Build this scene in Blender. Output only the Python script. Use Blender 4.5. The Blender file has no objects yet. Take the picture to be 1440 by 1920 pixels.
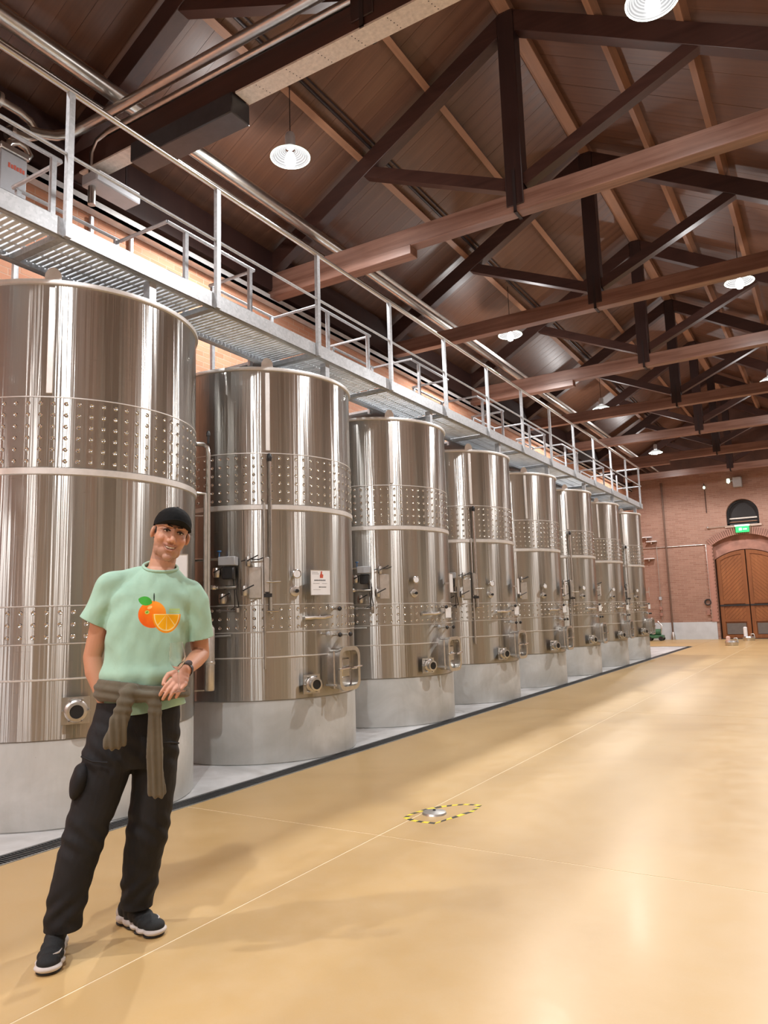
import bpy, bmesh, math, random
import numpy as np
from mathutils import Vector, Matrix
random.seed(7); rng = np.random.default_rng(7)
PI = math.pi
SC = bpy.context.scene
COL = SC.collection

# ------------------------------------------------------------------ camera
cd = bpy.data.cameras.new('camera'); cam = bpy.data.objects.new('camera', cd); COL.objects.link(cam)
cd.sensor_fit = 'HORIZONTAL'; cd.sensor_width = 36.0; cd.lens = 34.75
cd.clip_start = 0.05; cd.clip_end = 200
ax = Vector((0.853701, 0.519903, -0.029936)); ay = Vector((0.096411, -0.101296, 0.990174)); az = Vector((0.511762, -0.848198, -0.1366))
cam.matrix_world = Matrix(((ax.x, ay.x, az.x, 0), (ax.y, ay.y, az.y, 0), (ax.z, ay.z, az.z, 1.36), (0, 0, 0, 1)))
SC.camera = cam

# ------------------------------------------------------------------ world and exposure
w = bpy.data.worlds.new('world'); SC.world = w; w.use_nodes = True
w.node_tree.nodes['Background'].inputs[0].default_value = (0.9, 0.92, 1.0, 1)
w.node_tree.nodes['Background'].inputs[1].default_value = 0.05
SC.view_settings.view_transform = 'Standard'; SC.view_settings.look = 'None'
SC.view_settings.exposure = 0.0; SC.view_settings.gamma = 1.0; SC.view_settings.use_curve_mapping = False
LAMP_POWER = 660.0
LAMP_GLOW = 62.0
LAMP_COLOR = (1.0, 0.985, 0.975)
LAMP_Y = [-7.6, -0.45, 6.72, 13.95, 20.9, 28.3]

# ------------------------------------------------------------------ materials
def srgb(r, g, b):
    f = lambda c: (c/255/12.92) if c/255 <= 0.04045 else ((c/255+0.055)/1.055)**2.4
    return (f(r), f(g), f(b), 1.0)

class Mat:
    def __init__(s, name, base=(0.5, 0.5, 0.5, 1), rough=0.5, metal=0.0, **kw):
        s.m = bpy.data.materials.new(name); s.m.use_nodes = True
        s.nt = s.m.node_tree; s.p = s.nt.nodes['Principled BSDF']
        s.p.inputs['Base Color'].default_value = base
        s.p.inputs['Roughness'].default_value = rough
        s.p.inputs['Metallic'].default_value = metal
        for k, v in kw.items(): s.p.inputs[k.replace('_', ' ')].default_value = v
    def node(s, t, **kw):
        n = s.nt.nodes.new(t)
        for k, v in kw.items(): setattr(n, k, v)
        return n
    def link(s, a, b): s.nt.links.new(a, b)
    def coords(s, scale=(1, 1, 1), kind='Object', rot=(0, 0, 0)):
        tc = s.node('ShaderNodeTexCoord'); mp = s.node('ShaderNodeMapping')
        mp.inputs['Scale'].default_value = scale; mp.inputs['Rotation'].default_value = rot
        s.link(tc.outputs[kind], mp.inputs['Vector']); return mp.outputs['Vector']
    def noise(s, scale=5, detail=4, rough=0.5, vec=None, dist=0.0):
        n = s.node('ShaderNodeTexNoise'); n.inputs['Scale'].default_value = scale
        n.inputs['Detail'].default_value = detail; n.inputs['Roughness'].default_value = rough
        n.inputs['Distortion'].default_value = dist
        if vec is not None: s.link(vec, n.inputs['Vector'])
        return n.outputs['Fac']
    def ramp(s, fac, stops):
        r = s.node('ShaderNodeValToRGB'); e = r.color_ramp.elements
        while len(e) < len(stops): e.new(0.5)
        for i, (p, c) in enumerate(stops): e[i].position = p; e[i].color = c
        s.link(fac, r.inputs['Fac']); return r.outputs['Color']
    def bump(s, h, strength=0.2, dist=0.01):
        b = s.node('ShaderNodeBump'); b.inputs['Strength'].default_value = strength; b.inputs['Distance'].default_value = dist
        s.link(h, b.inputs['Height']); s.link(b.outputs['Normal'], s.p.inputs['Normal']); return b
    def mixc(s, fac, a, b, mode='MIX'):
        n = s.node('ShaderNodeMix', data_type='RGBA', blend_type=mode)
        for sock, v in ((n.inputs[0], fac), (n.inputs[6], a), (n.inputs[7], b)):
            if isinstance(v, (int, float, tuple)): sock.default_value = v
            else: s.link(v, sock)
        return n.outputs[2]
    def color(s, c): s.link(c, s.p.inputs['Base Color'])
    def rng(s, fac, lo, hi, a=0.0, b=1.0):
        n = s.node('ShaderNodeMapRange'); s.link(fac, n.inputs[0])
        for i, v in enumerate((a, b, lo, hi)): n.inputs[i+1].default_value = v
        return n.outputs[0]
    def math(s, op, a, b=None, c=None, clamp=False):
        n = s.node('ShaderNodeMath', operation=op); n.use_clamp = clamp
        for i, v in enumerate((a, b, c)):
            if v is None: continue
            if isinstance(v, (int, float)): n.inputs[i].default_value = v
            else: s.link(v, n.inputs[i])
        return n.outputs[0]

M = {}
def simple(name, base, rough=0.5, metal=0.0, var=0.12, scale=8, bump=0.0, **kw):
    m = Mat(name, base, rough, metal, **kw)
    if var:
        n = m.noise(scale, 5, 0.6, m.coords())
        lo = tuple(c*(1-var) for c in base[:3])+(1,); hi = tuple(min(1, c*(1+var)) for c in base[:3])+(1,)
        m.color(m.ramp(n, [(0.3, lo), (0.7, hi)]))
        if bump: m.bump(n, bump, 0.004)
    M[name] = m.m; return m

def steel_brushed(name, base, rough, aniso=0.85):
    m = Mat(name, base, rough, 1.0)
    m.p.inputs['Anisotropic'].default_value = aniso
    m.p.inputs['Anisotropic Rotation'].default_value = 0.25
    t = m.node('ShaderNodeTangent', direction_type='RADIAL', axis='Z'); m.link(t.outputs[0], m.p.inputs['Tangent'])
    # brushing along the circumference and soft vertical waves of the rolled sheet
    fine = m.noise(1.0, 3, 0.6, m.coords((3, 3, 260)))
    wave = m.noise(1.0, 3, 0.6, m.coords((14, 14, 0.18)))
    m.link(m.rng(fine, rough*0.88, rough*1.12), m.p.inputs['Roughness'])
    s = m.math('ADD', m.math('MULTIPLY', wave, 1.0), m.math('MULTIPLY', fine, 0.01))
    m.bump(s, 0.42, 0.012)
    M[name] = m.m; return m
steel_brushed('tank_steel', (0.43, 0.42, 0.40, 1), 0.29, 1.0)
simple('polished_steel', (0.58, 0.57, 0.545, 1), 0.2, 1.0, 0.06, 20)
simple('hoop_steel', (0.78, 0.77, 0.75, 1), 0.42, 0.7, 0.05, 20)
simple('satin_steel', (0.60, 0.585, 0.56, 1), 0.34, 1.0, 0.1, 20)
simple('pipe_steel', (0.55, 0.53, 0.50, 1), 0.3, 1.0, 0.08, 10)
simple('dark_bore', (0.01, 0.01, 0.01, 1), 0.6, 0, 0.0)
simple('black_plastic', (0.018, 0.018, 0.02, 1), 0.4, 0, 0.1)
simple('blue_plastic', (0.05, 0.16, 0.35, 1), 0.4, 0, 0.1)
simple('grey_box', (0.42, 0.44, 0.47, 1), 0.45, 0, 0.06)
simple('white_card', (0.8, 0.82, 0.86, 1), 0.5, 0, 0.02)
simple('ink_red', (0.55, 0.1, 0.06, 1), 0.6, 0, 0.2)
simple('ink_dark', (0.08, 0.09, 0.11, 1), 0.6, 0, 0.2)
def galv():
    m = Mat('galvanised', (0.62, 0.64, 0.66, 1), 0.42, 0.75)
    v = m.node('ShaderNodeTexVoronoi'); v.inputs['Scale'].default_value = 45; m.link(m.coords(), v.inputs['Vector'])
    n = m.noise(6, 4, 0.6, m.coords())
    c = m.ramp(v.outputs['Color'], [(0, (0.37, 0.39, 0.41, 1)), (1, (0.52, 0.54, 0.565, 1))])
    m.color(m.mixc(m.rng(n, 0.0, 0.35), c, (0.42, 0.43, 0.44, 1)))
    m.link(m.rng(n, 0.34, 0.52), m.p.inputs['Roughness'])
    m.p.inputs['Metallic'].default_value = 0.45; M['galvanised'] = m.m
galv()
simple('zinc_grating_lit', (0.72, 0.75, 0.78, 1), 0.5, 0.15, 0.15, 12)  # lighter than the other galvanised steel: floor bounce put into its colour
def wood(name, c1, c2, rough, axis, grain=1.0, gloss=None):
    m = Mat(name, c1, rough)
    sc = {'x': (0.6, 14, 14), 'y': (14, 0.6, 14), 'z': (14, 14, 0.6)}[axis]
    n = m.noise(grain, 6, 0.65, m.coords(sc), 0.3); b = m.noise(1.2, 3, 0.5, m.coords())
    c = m.mixc(m.ramp(n, [(0.3, (0, 0, 0, 1)), (0.7, (1, 1, 1, 1))]), c1, c2)
    m.color(m.mixc(m.rng(b, 0.0, 0.5, 0.35, 0.75), c, tuple(0.6*x for x in c1[:3])+(1,)))
    m.link(m.rng(n, rough*0.85, rough*1.2), m.p.inputs['Roughness'])
    m.bump(n, 0.25, 0.003); M[name] = m.m
wood('roof_plank', (0.100, 0.044, 0.026, 1), (0.165, 0.076, 0.043, 1), 0.38, 'x')
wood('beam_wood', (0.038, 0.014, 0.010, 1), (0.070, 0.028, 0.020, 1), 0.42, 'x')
wood('tie_wood_lit', (0.15, 0.068, 0.045, 1), (0.33, 0.19, 0.145, 1), 0.36, 'x')  # beam wood made paler, with lamplight and sheen put into the colour
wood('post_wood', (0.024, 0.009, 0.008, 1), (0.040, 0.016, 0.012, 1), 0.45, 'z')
wood('purlin_wood', (0.26, 0.125, 0.068, 1), (0.36, 0.18, 0.10, 1), 0.5, 'y')
wood('door_wood', (0.22, 0.070, 0.020, 1), (0.31, 0.108, 0.032, 1), 0.4, 'z')
wood('door_plank', (0.25, 0.082, 0.024, 1), (0.36, 0.13, 0.04, 1), 0.4, 'z')

def brick(name, c1, c2, mortar, sc=1.0, rot=(0, 0, 0)):
    m = Mat(name, c1, 0.85)
    tc = m.node('ShaderNodeTexCoord'); sx = m.node('ShaderNodeSeparateXYZ'); cx = m.node('ShaderNodeCombineXYZ')
    m.link(tc.outputs['Object'], sx.inputs[0])
    m.link(sx.outputs[rot[0]], cx.inputs[0]); m.link(sx.outputs[2], cx.inputs[1])
    bt = m.node('ShaderNodeTexBrick'); m.link(cx.outputs[0], bt.inputs['Vector'])
    bt.inputs['Scale'].default_value = 1.0/sc; bt.inputs['Brick Width'].default_value = 0.27; bt.inputs['Row Height'].default_value = 0.075
    bt.inputs['Mortar Size'].default_value = 0.006; bt.inputs['Mortar Smooth'].default_value = 0.4
    bt.inputs['Color1'].default_value = c1; bt.inputs['Color2'].default_value = c2; bt.inputs['Mortar'].default_value = mortar
    n = m.noise(2.0, 5, 0.65, m.coords()); n2 = m.noise(30, 3, 0.6, m.coords())
    c = m.mixc(m.rng(n, 0.0, 0.75, 0.35, 0.8), bt.outputs['Color'], tuple(0.75*a+0.25*b for a, b in zip(c1, mortar))[:3]+(1,))
    c = m.mixc(m.rng(n2, 0.0, 0.4), c, c2); m.color(c)
    h = m.math('ADD', m.math('MULTIPLY', bt.outputs['Fac'], -1.0), m.math('MULTIPLY', n2, 0.5)); m.bump(h, 0.6, 0.008)
    M[name] = m.m
brick('brick_far', (0.255, 0.130, 0.092, 1), (0.36, 0.21, 0.155, 1), (0.44, 0.33, 0.27, 1), rot=(0,))
brick('brick_side', (0.50, 0.20, 0.11, 1), (0.60, 0.31, 0.19, 1), (0.60, 0.44, 0.34, 1), rot=(1,))
simple('voussoir', (0.34, 0.175, 0.135, 1), 0.85, 0, 0.3, 3)
simple('mortar', (0.5, 0.38, 0.32, 1), 0.9, 0, 0.15, 5)
simple('plaster_pale', (0.50, 0.47, 0.42, 1), 0.8, 0, 0.1, 2)
simple('white_wash', (0.52, 0.56, 0.60, 1), 0.7, 0, 0.08, 3)

def floor_mat():
    m = Mat('epoxy_floor', (0.6, 0.42, 0.2, 1), 0.2)
    a = m.noise(0.5, 4, 0.6, m.coords(), 0.6); b = m.noise(5, 6, 0.65, m.coords()); g = m.noise(120, 2, 0.5, m.coords())
    c = m.ramp(a, [(0.30, (0.50, 0.325, 0.135, 1)), (0.55, (0.585, 0.395, 0.175, 1)), (0.75, (0.63, 0.445, 0.215, 1))])
    c = m.mixc(m.rng(b, 0.0, 0.45, 0.4, 0.8), c, (0.62, 0.46, 0.26, 1)); c = m.mixc(m.rng(g, 0.0, 0.12), c, (0.4, 0.27, 0.13, 1)); m.color(c)
    m.link(m.rng(b, 0.28, 0.46), m.p.inputs['Roughness']); m.p.inputs['Specular IOR Level'].default_value = 0.42; m.p.inputs['Coat Weight'].default_value = 0.03; m.p.inputs['Coat Roughness'].default_value = 0.16
    bb = m.noise(1.6, 3, 0.5, m.coords()); m.bump(bb, 0.08, 0.02)
    M['epoxy_floor'] = m.m
floor_mat()
simple('joint_fill', (0.85, 0.72, 0.5, 1), 0.5, 0, 0.1)
def wet_mat():
    m = Mat('wet_concrete', (0.6, 0.62, 0.63, 1), 0.25)
    a = m.noise(1.6, 5, 0.6, m.coords(), 0.8)
    m.color(m.ramp(a, [(0.35, (0.52, 0.53, 0.53, 1)), (0.6, (0.78, 0.80, 0.82, 1))])); m.link(m.rng(a, 0.15, 0.5), m.p.inputs['Roughness'])
    m.bump(m.noise(20, 4, 0.5, m.coords()), 0.15, 0.004); M['wet_concrete'] = m.m
wet_mat()
def conc():
    m = Mat('plinth_concrete', (0.5, 0.5, 0.48, 1), 0.55)
    a = m.noise(1.8, 6, 0.6, m.coords(), 0.5); b = m.noise(40, 3, 0.6, m.coords()); v = m.noise(2.2, 4, 0.6, m.coords((3, 3, 0.5)))
    c = m.ramp(a, [(0.3, (0.40, 0.405, 0.385, 1)), (0.7, (0.60, 0.61, 0.60, 1))])
    c = m.mixc(m.rng(v, 0.0, 0.35, 0.5, 0.8), c, (0.36, 0.35, 0.31, 1)); c = m.mixc(m.math('GREATER_THAN', b, 0.76), c, (0.2, 0.2, 0.19, 1)); m.color(c)
    m.bump(a, 0.2, 0.01); M['plinth_concrete'] = m.m
conc()
simple('drain_dark', (0.02, 0.02, 0.022, 1), 0.6, 0, 0.2)
simple('drain_metal', (0.10, 0.105, 0.11, 1), 0.4, 0.6, 0.2, 30)
simple('kerb_steel', (0.4, 0.42, 0.43, 1), 0.4, 0.8, 0.2, 20)
simple('tape_yellow', (0.85, 0.72, 0.03, 1), 0.45, 0, 0.1)
simple('tape_black', (0.03, 0.025, 0.02, 1), 0.45, 0, 0.1)
simple('plaster_dark', (0.10, 0.045, 0.03, 1), 0.7, 0, 0.25, 2)
simple('foil_white', (0.62, 0.56, 0.50, 1), 0.55, 0.0, 0.15, 25)
simple('dark_cladding', (0.045, 0.045, 0.05, 1), 0.38, 0.2, 0.15)
simple('brown_pipe', (0.16, 0.10, 0.075, 1), 0.4, 0.3, 0.1)
simple('conduit_dark', (0.03, 0.02, 0.02, 1), 0.5, 0.3, 0.1)
simple('cable_tray', (0.66, 0.66, 0.65, 1), 0.4, 0.3, 0.08)
simple('window_black', (0.012, 0.010, 0.010, 1), 0.35, 0, 0.2)
simple('glass_grey', (0.16, 0.14, 0.13, 1), 0.15, 0, 0.1)
simple('green_plastic', (0.05, 0.16, 0.08, 1), 0.4, 0, 0.2)
simple('pink_plastic', (0.75, 0.5, 0.45, 1), 0.4, 0, 0.1)
simple('lamp_metal', (0.7, 0.72, 0.74, 1), 0.3, 0.6, 0.05)
m = Mat('lamp_glass', (0.04, 0.042, 0.045, 1), 0.2, 0); m.p.inputs['Transmission Weight'].default_value = 0.2
m.p.inputs['Emission Color'].default_value = (1, 0.98, 0.95, 1); m.p.inputs['Emission Strength'].default_value = 0.9
r_ = m.node('ShaderNodeTexWave', wave_type='RINGS', rings_direction='Z'); r_.inputs['Scale'].default_value = 14
m.link(m.coords(), r_.inputs['Vector']); m.link(m.rng(r_.outputs['Fac'], 0.25, 0.75), m.p.inputs['Emission Strength']); M['lamp_glass'] = m.m
m = Mat('bulb', (1, 1, 1, 1), 0.5); m.p.inputs['Emission Color'].default_value = (1, 0.97, 0.93, 1); m.p.inputs['Emission Strength'].default_value = 22; M['bulb'] = m.m
m = Mat('exit_green', (0.02, 0.5, 0.12, 1), 0.4); m.p.inputs['Emission Color'].default_value = (0.04, 0.75, 0.2, 1); m.p.inputs['Emission Strength'].default_value = 0.9; M['exit_green'] = m.m
m = Mat('exit_white', (0.8, 0.9, 0.8, 1), 0.4); m.p.inputs['Emission Color'].default_value = (0.8, 1, 0.85, 1); m.p.inputs['Emission Strength'].default_value = 1.0; M['exit_white'] = m.m

# ------------------------------------------------------------------ mesh helpers
class MB:
    def __init__(s): s.v = []; s.f = []
    def add(s, verts, faces):
        o = len(s.v); s.v += [tuple(p) for p in verts]; s.f += [tuple(i+o for i in f) for f in faces]; return s
    def box(s, a, b):
        x0, x1 = sorted((a[0], b[0])); y0, y1 = sorted((a[1], b[1])); z0, z1 = sorted((a[2], b[2]))
        v = [(x0, y0, z0), (x1, y0, z0), (x1, y1, z0), (x0, y1, z0), (x0, y0, z1), (x1, y0, z1), (x1, y1, z1), (x0, y1, z1)]
        return s.add(v, [(3, 2, 1, 0), (4, 5, 6, 7), (0, 1, 5, 4), (1, 2, 6, 5), (2, 3, 7, 6), (3, 0, 4, 7)])
    def cbox(s, c, d): return s.box([c[i]-d[i]/2 for i in range(3)], [c[i]+d[i]/2 for i in range(3)])
    def bar(s, p, q, wa, wb, up=(0, 0, 1)):
        # rectangular bar from p to q, width wa across, wb along 'up'
        p = Vector(p); q = Vector(q); d = (q-p).normalized(); u = Vector(up); a = d.cross(u).normalized(); b = a.cross(d).normalized()
        v = []
        for e in (p, q):
            for i, j in ((-1, -1), (1, -1), (1, 1), (-1, 1)): v.append(e+a*(i*wa/2)+b*(j*wb/2))
        return s.add(v, [(0, 1, 2, 3), (7, 6, 5, 4), (0, 4, 5, 1), (1, 5, 6, 2), (2, 6, 7, 3), (3, 7, 4, 0)])
    def tube(s, path, r, n=12, cap=True):
        path = [Vector(p) for p in path]; L = len(path); rr = r if isinstance(r, (list, tuple)) else [r]*L
        t0 = (path[1]-path[0]).normalized(); ref = Vector((0, 0, 1)) if abs(t0.z) < 0.9 else Vector((1, 0, 0))
        a = t0.cross(ref).normalized(); v = []
        for i, p in enumerate(path):
            t = ((path[min(i+1, L-1)]-path[max(i-1, 0)])).normalized()
            a = (a-t*a.dot(t)).normalized(); b = t.cross(a)
            for k in range(n):
                w_ = 2*PI*k/n; v.append(p+(a*math.cos(w_)+b*math.sin(w_))*rr[i])
        f = []
        for i in range(L-1):
            for k in range(n):
                k2 = (k+1) % n; f.append((i*n+k, i*n+k2, (i+1)*n+k2, (i+1)*n+k))
        if cap: f.append(tuple(range(n-1, -1, -1))); f.append(tuple((L-1)*n+k for k in range(n)))
        return s.add(v, f)
    def lathe(s, prof, n=32, c=(0, 0, 0), axis='z', a0=0.0, a1=2*PI):
        full = abs(a1-a0-2*PI) < 1e-6; m_ = n if full else n+1; v = []
        for r, h in prof:
            for k in range(m_):
                w_ = a0+(a1-a0)*k/n; x, y = r*math.cos(w_), r*math.sin(w_)
                p = {'z': (x, y, h), 'x': (h, x, y), 'y': (y, h, x)}[axis]
                v.append((p[0]+c[0], p[1]+c[1], p[2]+c[2]))
        f = []
        for i in range(len(prof)-1):
            for k in range(n):
                k2 = (k+1) % m_ if full else k+1; f.append((i*m_+k, i*m_+k2, (i+1)*m_+k2, (i+1)*m_+k))
        return s.add(v, f)
    def disc(s, r, h, n=32, c=(0, 0, 0)):
        return s.add([(r*math.cos(2*PI*k/n)+c[0], r*math.sin(2*PI*k/n)+c[1], h+c[2]) for k in range(n)], [tuple(range(n))])
    def prism(s, pts, z0, z1, fn=lambda x, y, z: (x, y, z)):
        n = len(pts); v = [fn(x, y, z0) for x, y in pts]+[fn(x, y, z1) for x, y in pts]
        return s.add(v, [tuple(range(n-1, -1, -1)), tuple(range(n, 2*n))]+[(i, (i+1) % n, n+(i+1) % n, n+i) for i in range(n)])
    def xf(s, mtx):
        s.v = [tuple(mtx @ Vector(p)) for p in s.v]; return s
    def mesh(s, name, mat, smooth=True, angle=35):
        me = bpy.data.meshes.new(name); me.from_pydata(s.v, [], s.f); me.update()
        bm = bmesh.new(); bm.from_mesh(me); bmesh.ops.recalc_face_normals(bm, faces=bm.faces); bm.to_mesh(me); bm.free()
        if mat: me.materials.append(M[mat])
        if smooth:
            me.shade_smooth(); me.set_sharp_from_angle(angle=math.radians(angle))
        return me
    def obj(s, name, mat, parent=None, smooth=True, angle=35, bevel=0):
        return mk(name, s.mesh(name, mat, smooth, angle), parent, bevel)

def mk(name, me, parent=None, bevel=0):
    o = bpy.data.objects.new(name, me); COL.objects.link(o)
    if parent: o.parent = parent
    if bevel:
        b = o.modifiers.new('bevel', 'BEVEL'); b.width = bevel; b.segments = 1; b.limit_method = 'ANGLE'
    return o
def tag(o, label=None, cat=None, group=None, kind=None):
    if label: o['label'] = label
    if cat: o['category'] = cat
    if group: o['group'] = group
    if kind: o['kind'] = kind
    return o
def thing(name, loc, label, cat, group=None, rz=0):
    o = bpy.data.objects.new(name, None); COL.objects.link(o); o.location = loc; o.rotation_euler = (0, 0, rz); o.empty_display_size = 0.1
    return tag(o, label, cat, group)
def kids(o, table): return table.get(o, [])
def copy_tree(o, table, parent=None):
    c = o.copy(); COL.objects.link(c)
    if parent: c.parent = parent
    for ch in table.get(o.name, []): copy_tree(ch, table, c)
    return c
def child_table():
    t = {}
    for o in bpy.data.objects:
        if o.parent: t.setdefault(o.parent.name, []).append(o)
    return t

# ------------------------------------------------------------------ room
XL, XR, YB, YF = -7.15, 1.2, -9.0, 32.0
RX = -3.0; RZ = 9.34; SL = 0.57
def roof(x, z0=RZ): return z0-SL*abs(x-RX)
def struct(o): o['kind'] = 'structure'; return o
# floor bed, slabs
fl = struct(MB().box((XL, YB, -0.3), (-4.42, YF, -0.025)).box((-4.42, YB, -0.3), (-4.24, YF, -0.11)).box((-4.24, YB, -0.3), (XR, YF, -0.0015)).obj('floor', 'joint_fill', smooth=False))
xs = [-4.24, -2.58, XR]; ys = [YB, -2.0, 4.1, 10.1, 16.1, 22.1, YF]
g = 0.005
for i in range(2):
    for j in range(6):
        MB().box((xs[i]+g, ys[j]+g, -0.02), (xs[i+1]-g, ys[j+1]-g, 0)).obj('floor_slab', 'epoxy_floor', fl, smooth=False)
MB().box((XL, 26.7, -0.02), (-4.24-g, YF, 0)).obj('floor_slab', 'epoxy_floor', fl, smooth=False)
MB().box((XL, YB, -0.02), (-4.42, 26.5, -0.002)).obj('wet_area_slab', 'wet_concrete', fl, smooth=False)
MB().box((XL, 26.5, -0.02), (-4.24, 26.58, 0.004)).obj('floor_edge_strip', 'drain_metal', fl, smooth=False)
MB().box((XL, 26.58, -0.02), (-4.24, 26.7, 0.0)).obj('floor_edge_strip', 'joint_fill', fl, smooth=False)
# walls
def wall(name, a, b, mat): return struct(MB().box(a, b).obj(name, mat, smooth=False))
wall('wall_left', (XL-0.3, YB, 0), (XL, YF+0.4, 7.0), 'brick_side')
wr_ = wall('wall_right', (XR, YB, 0), (XR+0.3, YF+0.4, 7.0), 'brick_far')
MB().box((XR-0.02, YB, 0), (XR, YF, 4.4)).obj('added_pale_dado', 'plaster_pale', wr_, smooth=False)  # added on the unseen wall so the tanks reflect something pale and neutral
for k, y_ in enumerate([-5.98, -2.33, 1.3, 4.95, 8.5, 12.12, 15.8, 19.5, 23.1, 26.75, 30.4]):
    MB().box((XR-0.12, y_-0.3, 0), (XR, y_+0.3, 6.3)).obj('added_brick_pier', 'brick_far', wr_, smooth=False)  # added piers, out of view, mirrored as vertical stripes in the steel
    if k % 2: MB().box((XR-0.03, y_+1.1, 0), (XR, y_+2.6, 3.1)).obj('added_door_leaf', 'post_wood', wr_, smooth=False)  # added dark door shape, out of view, for tank reflections
    else: MB().box((XR-0.05, y_+1.2, 2.2), (XR, y_+2.4, 4.0)).obj('added_window_panel', 'window_black', wr_, smooth=False)  # added dark window shape, also only for the steel to reflect
wall('wall_back', (XL-0.3, YB-0.3, 0), (XR+0.3, YB, 9.6), 'brick_far')
# far wall with an arched doorway and an arched window
DCX, DHW, DSP, DR = -2.95, 1.12, 3.70, 0.36      # recess arch: centre, half width, spring, rise
def seg_arch(cx, hw, sp, rise, n=16):
    R_ = (hw*hw+rise*rise)/(2*rise); cz = sp+rise-R_; a = math.asin(hw/R_)
    return [(cx+R_*math.sin(-a+2*a*i/n), cz+R_*math.cos(-a+2*a*i/n)) for i in range(n+1)]
def semi(cx, hw, sp, n=20): return [(cx-hw*math.cos(PI*i/n), sp+hw*math.sin(PI*i/n)) for i in range(n+1)]
yx = lambda x, z, y: (x, y, z)
wf = MB()
y0, y1 = YF, YF+0.4
wf.box((XL, y0, 0), (DCX-DHW, y1, 9.6)); wf.box((DCX+DHW, y0, 0), (XR, y1, 9.6))
arch = seg_arch(DCX, DHW, DSP, DR)
win = semi(-2.90, 0.58, 4.86)
wb, wt = 4.40, 5.6
for i in range(16):
    (xa, za), (xb, zb) = arch[i], arch[i+1]; wf.prism([(xa, za), (xb, zb), (xb, wb), (xa, wb)], y0, y1, yx)
wf.box((DCX-DHW, y0, wb), (-3.48, y1, 9.6)); wf.box((-2.32, y0, wb), (DCX+DHW, y1, 9.6))
for i in range(20):
    (xa, za), (xb, zb) = win[i], win[i+1]; wf.prism([(xa, za), (xb, zb), (xb, wt), (xa, wt)], y0, y1, yx)
wf.box((-3.48, y0, wt), (-2.32, y1, 9.6))
wfar = struct(wf.obj('wall_far', 'brick_far', smooth=False))
# painted dado, rim bricks
MB().box((XL, y0-0.03, 0), (-4.16, y0, 0.68)).obj('painted_base', 'white_wash', wfar, smooth=False)
MB().box((-1.75, y0-0.03, 0), (XR, y0, 0.68)).obj('painted_base', 'white_wash', wfar, smooth=False)
R_ = (DHW**2+DR**2)/(2*DR); cz = DSP+DR-R_; am = math.asin(DHW/R_)
N = 34; vb = MB().box((-0.028, -0.05, 0.0), (0.028, 0.04, 0.28)).mesh('brick', 'voussoir', smooth=False)
for i in range(N):
    a = -am*1.06+2*am*1.06*(i+0.5)/N
    o = mk('brick', vb, wfar); o.location = (DCX+R_*math.sin(a), y0, cz+R_*math.cos(a)); o.rotation_euler = (0, a, 0)
jb = MB().box((-0.13, -0.05, -0.034), (0.13, 0.04, 0.034)).mesh('brick', 'voussoir', smooth=False)
for i in range(44):
    for sx in (-1, 1):
        o = mk('brick', jb, wfar); o.location = (DCX+sx*(DHW+0.13+(0.03 if i % 2 else 0)), y0, 0.72+0.0685*i)
# inner lower arch and reveals
ia = MB(); a2 = seg_arch(DCX, DHW, 3.12, 0.36)
for i in range(16):
    (xa, za), (xb, zb) = a2[i], a2[i+1]; (_, zc), (_, zd) = arch[i], arch[i+1]
    ia.prism([(xa, za), (xb, zb), (xb, zd+0.02), (xa, zc+0.02)], y0+0.22, y1, yx)
ia.obj('inner_arch', 'voussoir', wfar, smooth=False)
MB().box((-3.55, y0-0.06, 4.34), (-2.25, y0+0.05, 4.42)).obj('window_sill_ledge', 'mortar', wfar, smooth=False)
# window
w1 = struct(MB().prism([(x, z) for x, z in semi(-2.90, 0.58, 4.86)]+[(-2.32, 4.42), (-3.48, 4.42)], y0+0.30, y0+0.33, yx).obj('window_1', 'window_black', smooth=False))
fr = MB(); o_, i_ = semi(-2.90, 0.58, 4.86), semi(-2.90, 0.50, 4.86)
for k in range(20): fr.prism([o_[k], o_[k+1], i_[k+1], i_[k]], y0+0.22, y0+0.30, yx)
for a, b in (((-3.48, 4.42), (-3.40, 4.86)), ((-2.40, 4.42), (-2.32, 4.86)), ((-3.48, 4.42), (-2.32, 4.50))): fr.box((a[0], y0+0.22, a[1]), (b[0], y0+0.30, b[1]))
fr.obj('window_frame', 'black_plastic', w1, smooth=False)
MB().box((-3.4, y0+0.24, 4.68), (-2.4, y0+0.28, 4.73)).obj('glazing_bar', 'foil_white', w1, smooth=False)
MB().box((-3.4, y0+0.24, 4.55), (-2.4, y0+0.28, 4.58)).obj('glazing_bar', 'purlin_wood', w1, smooth=False)
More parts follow.
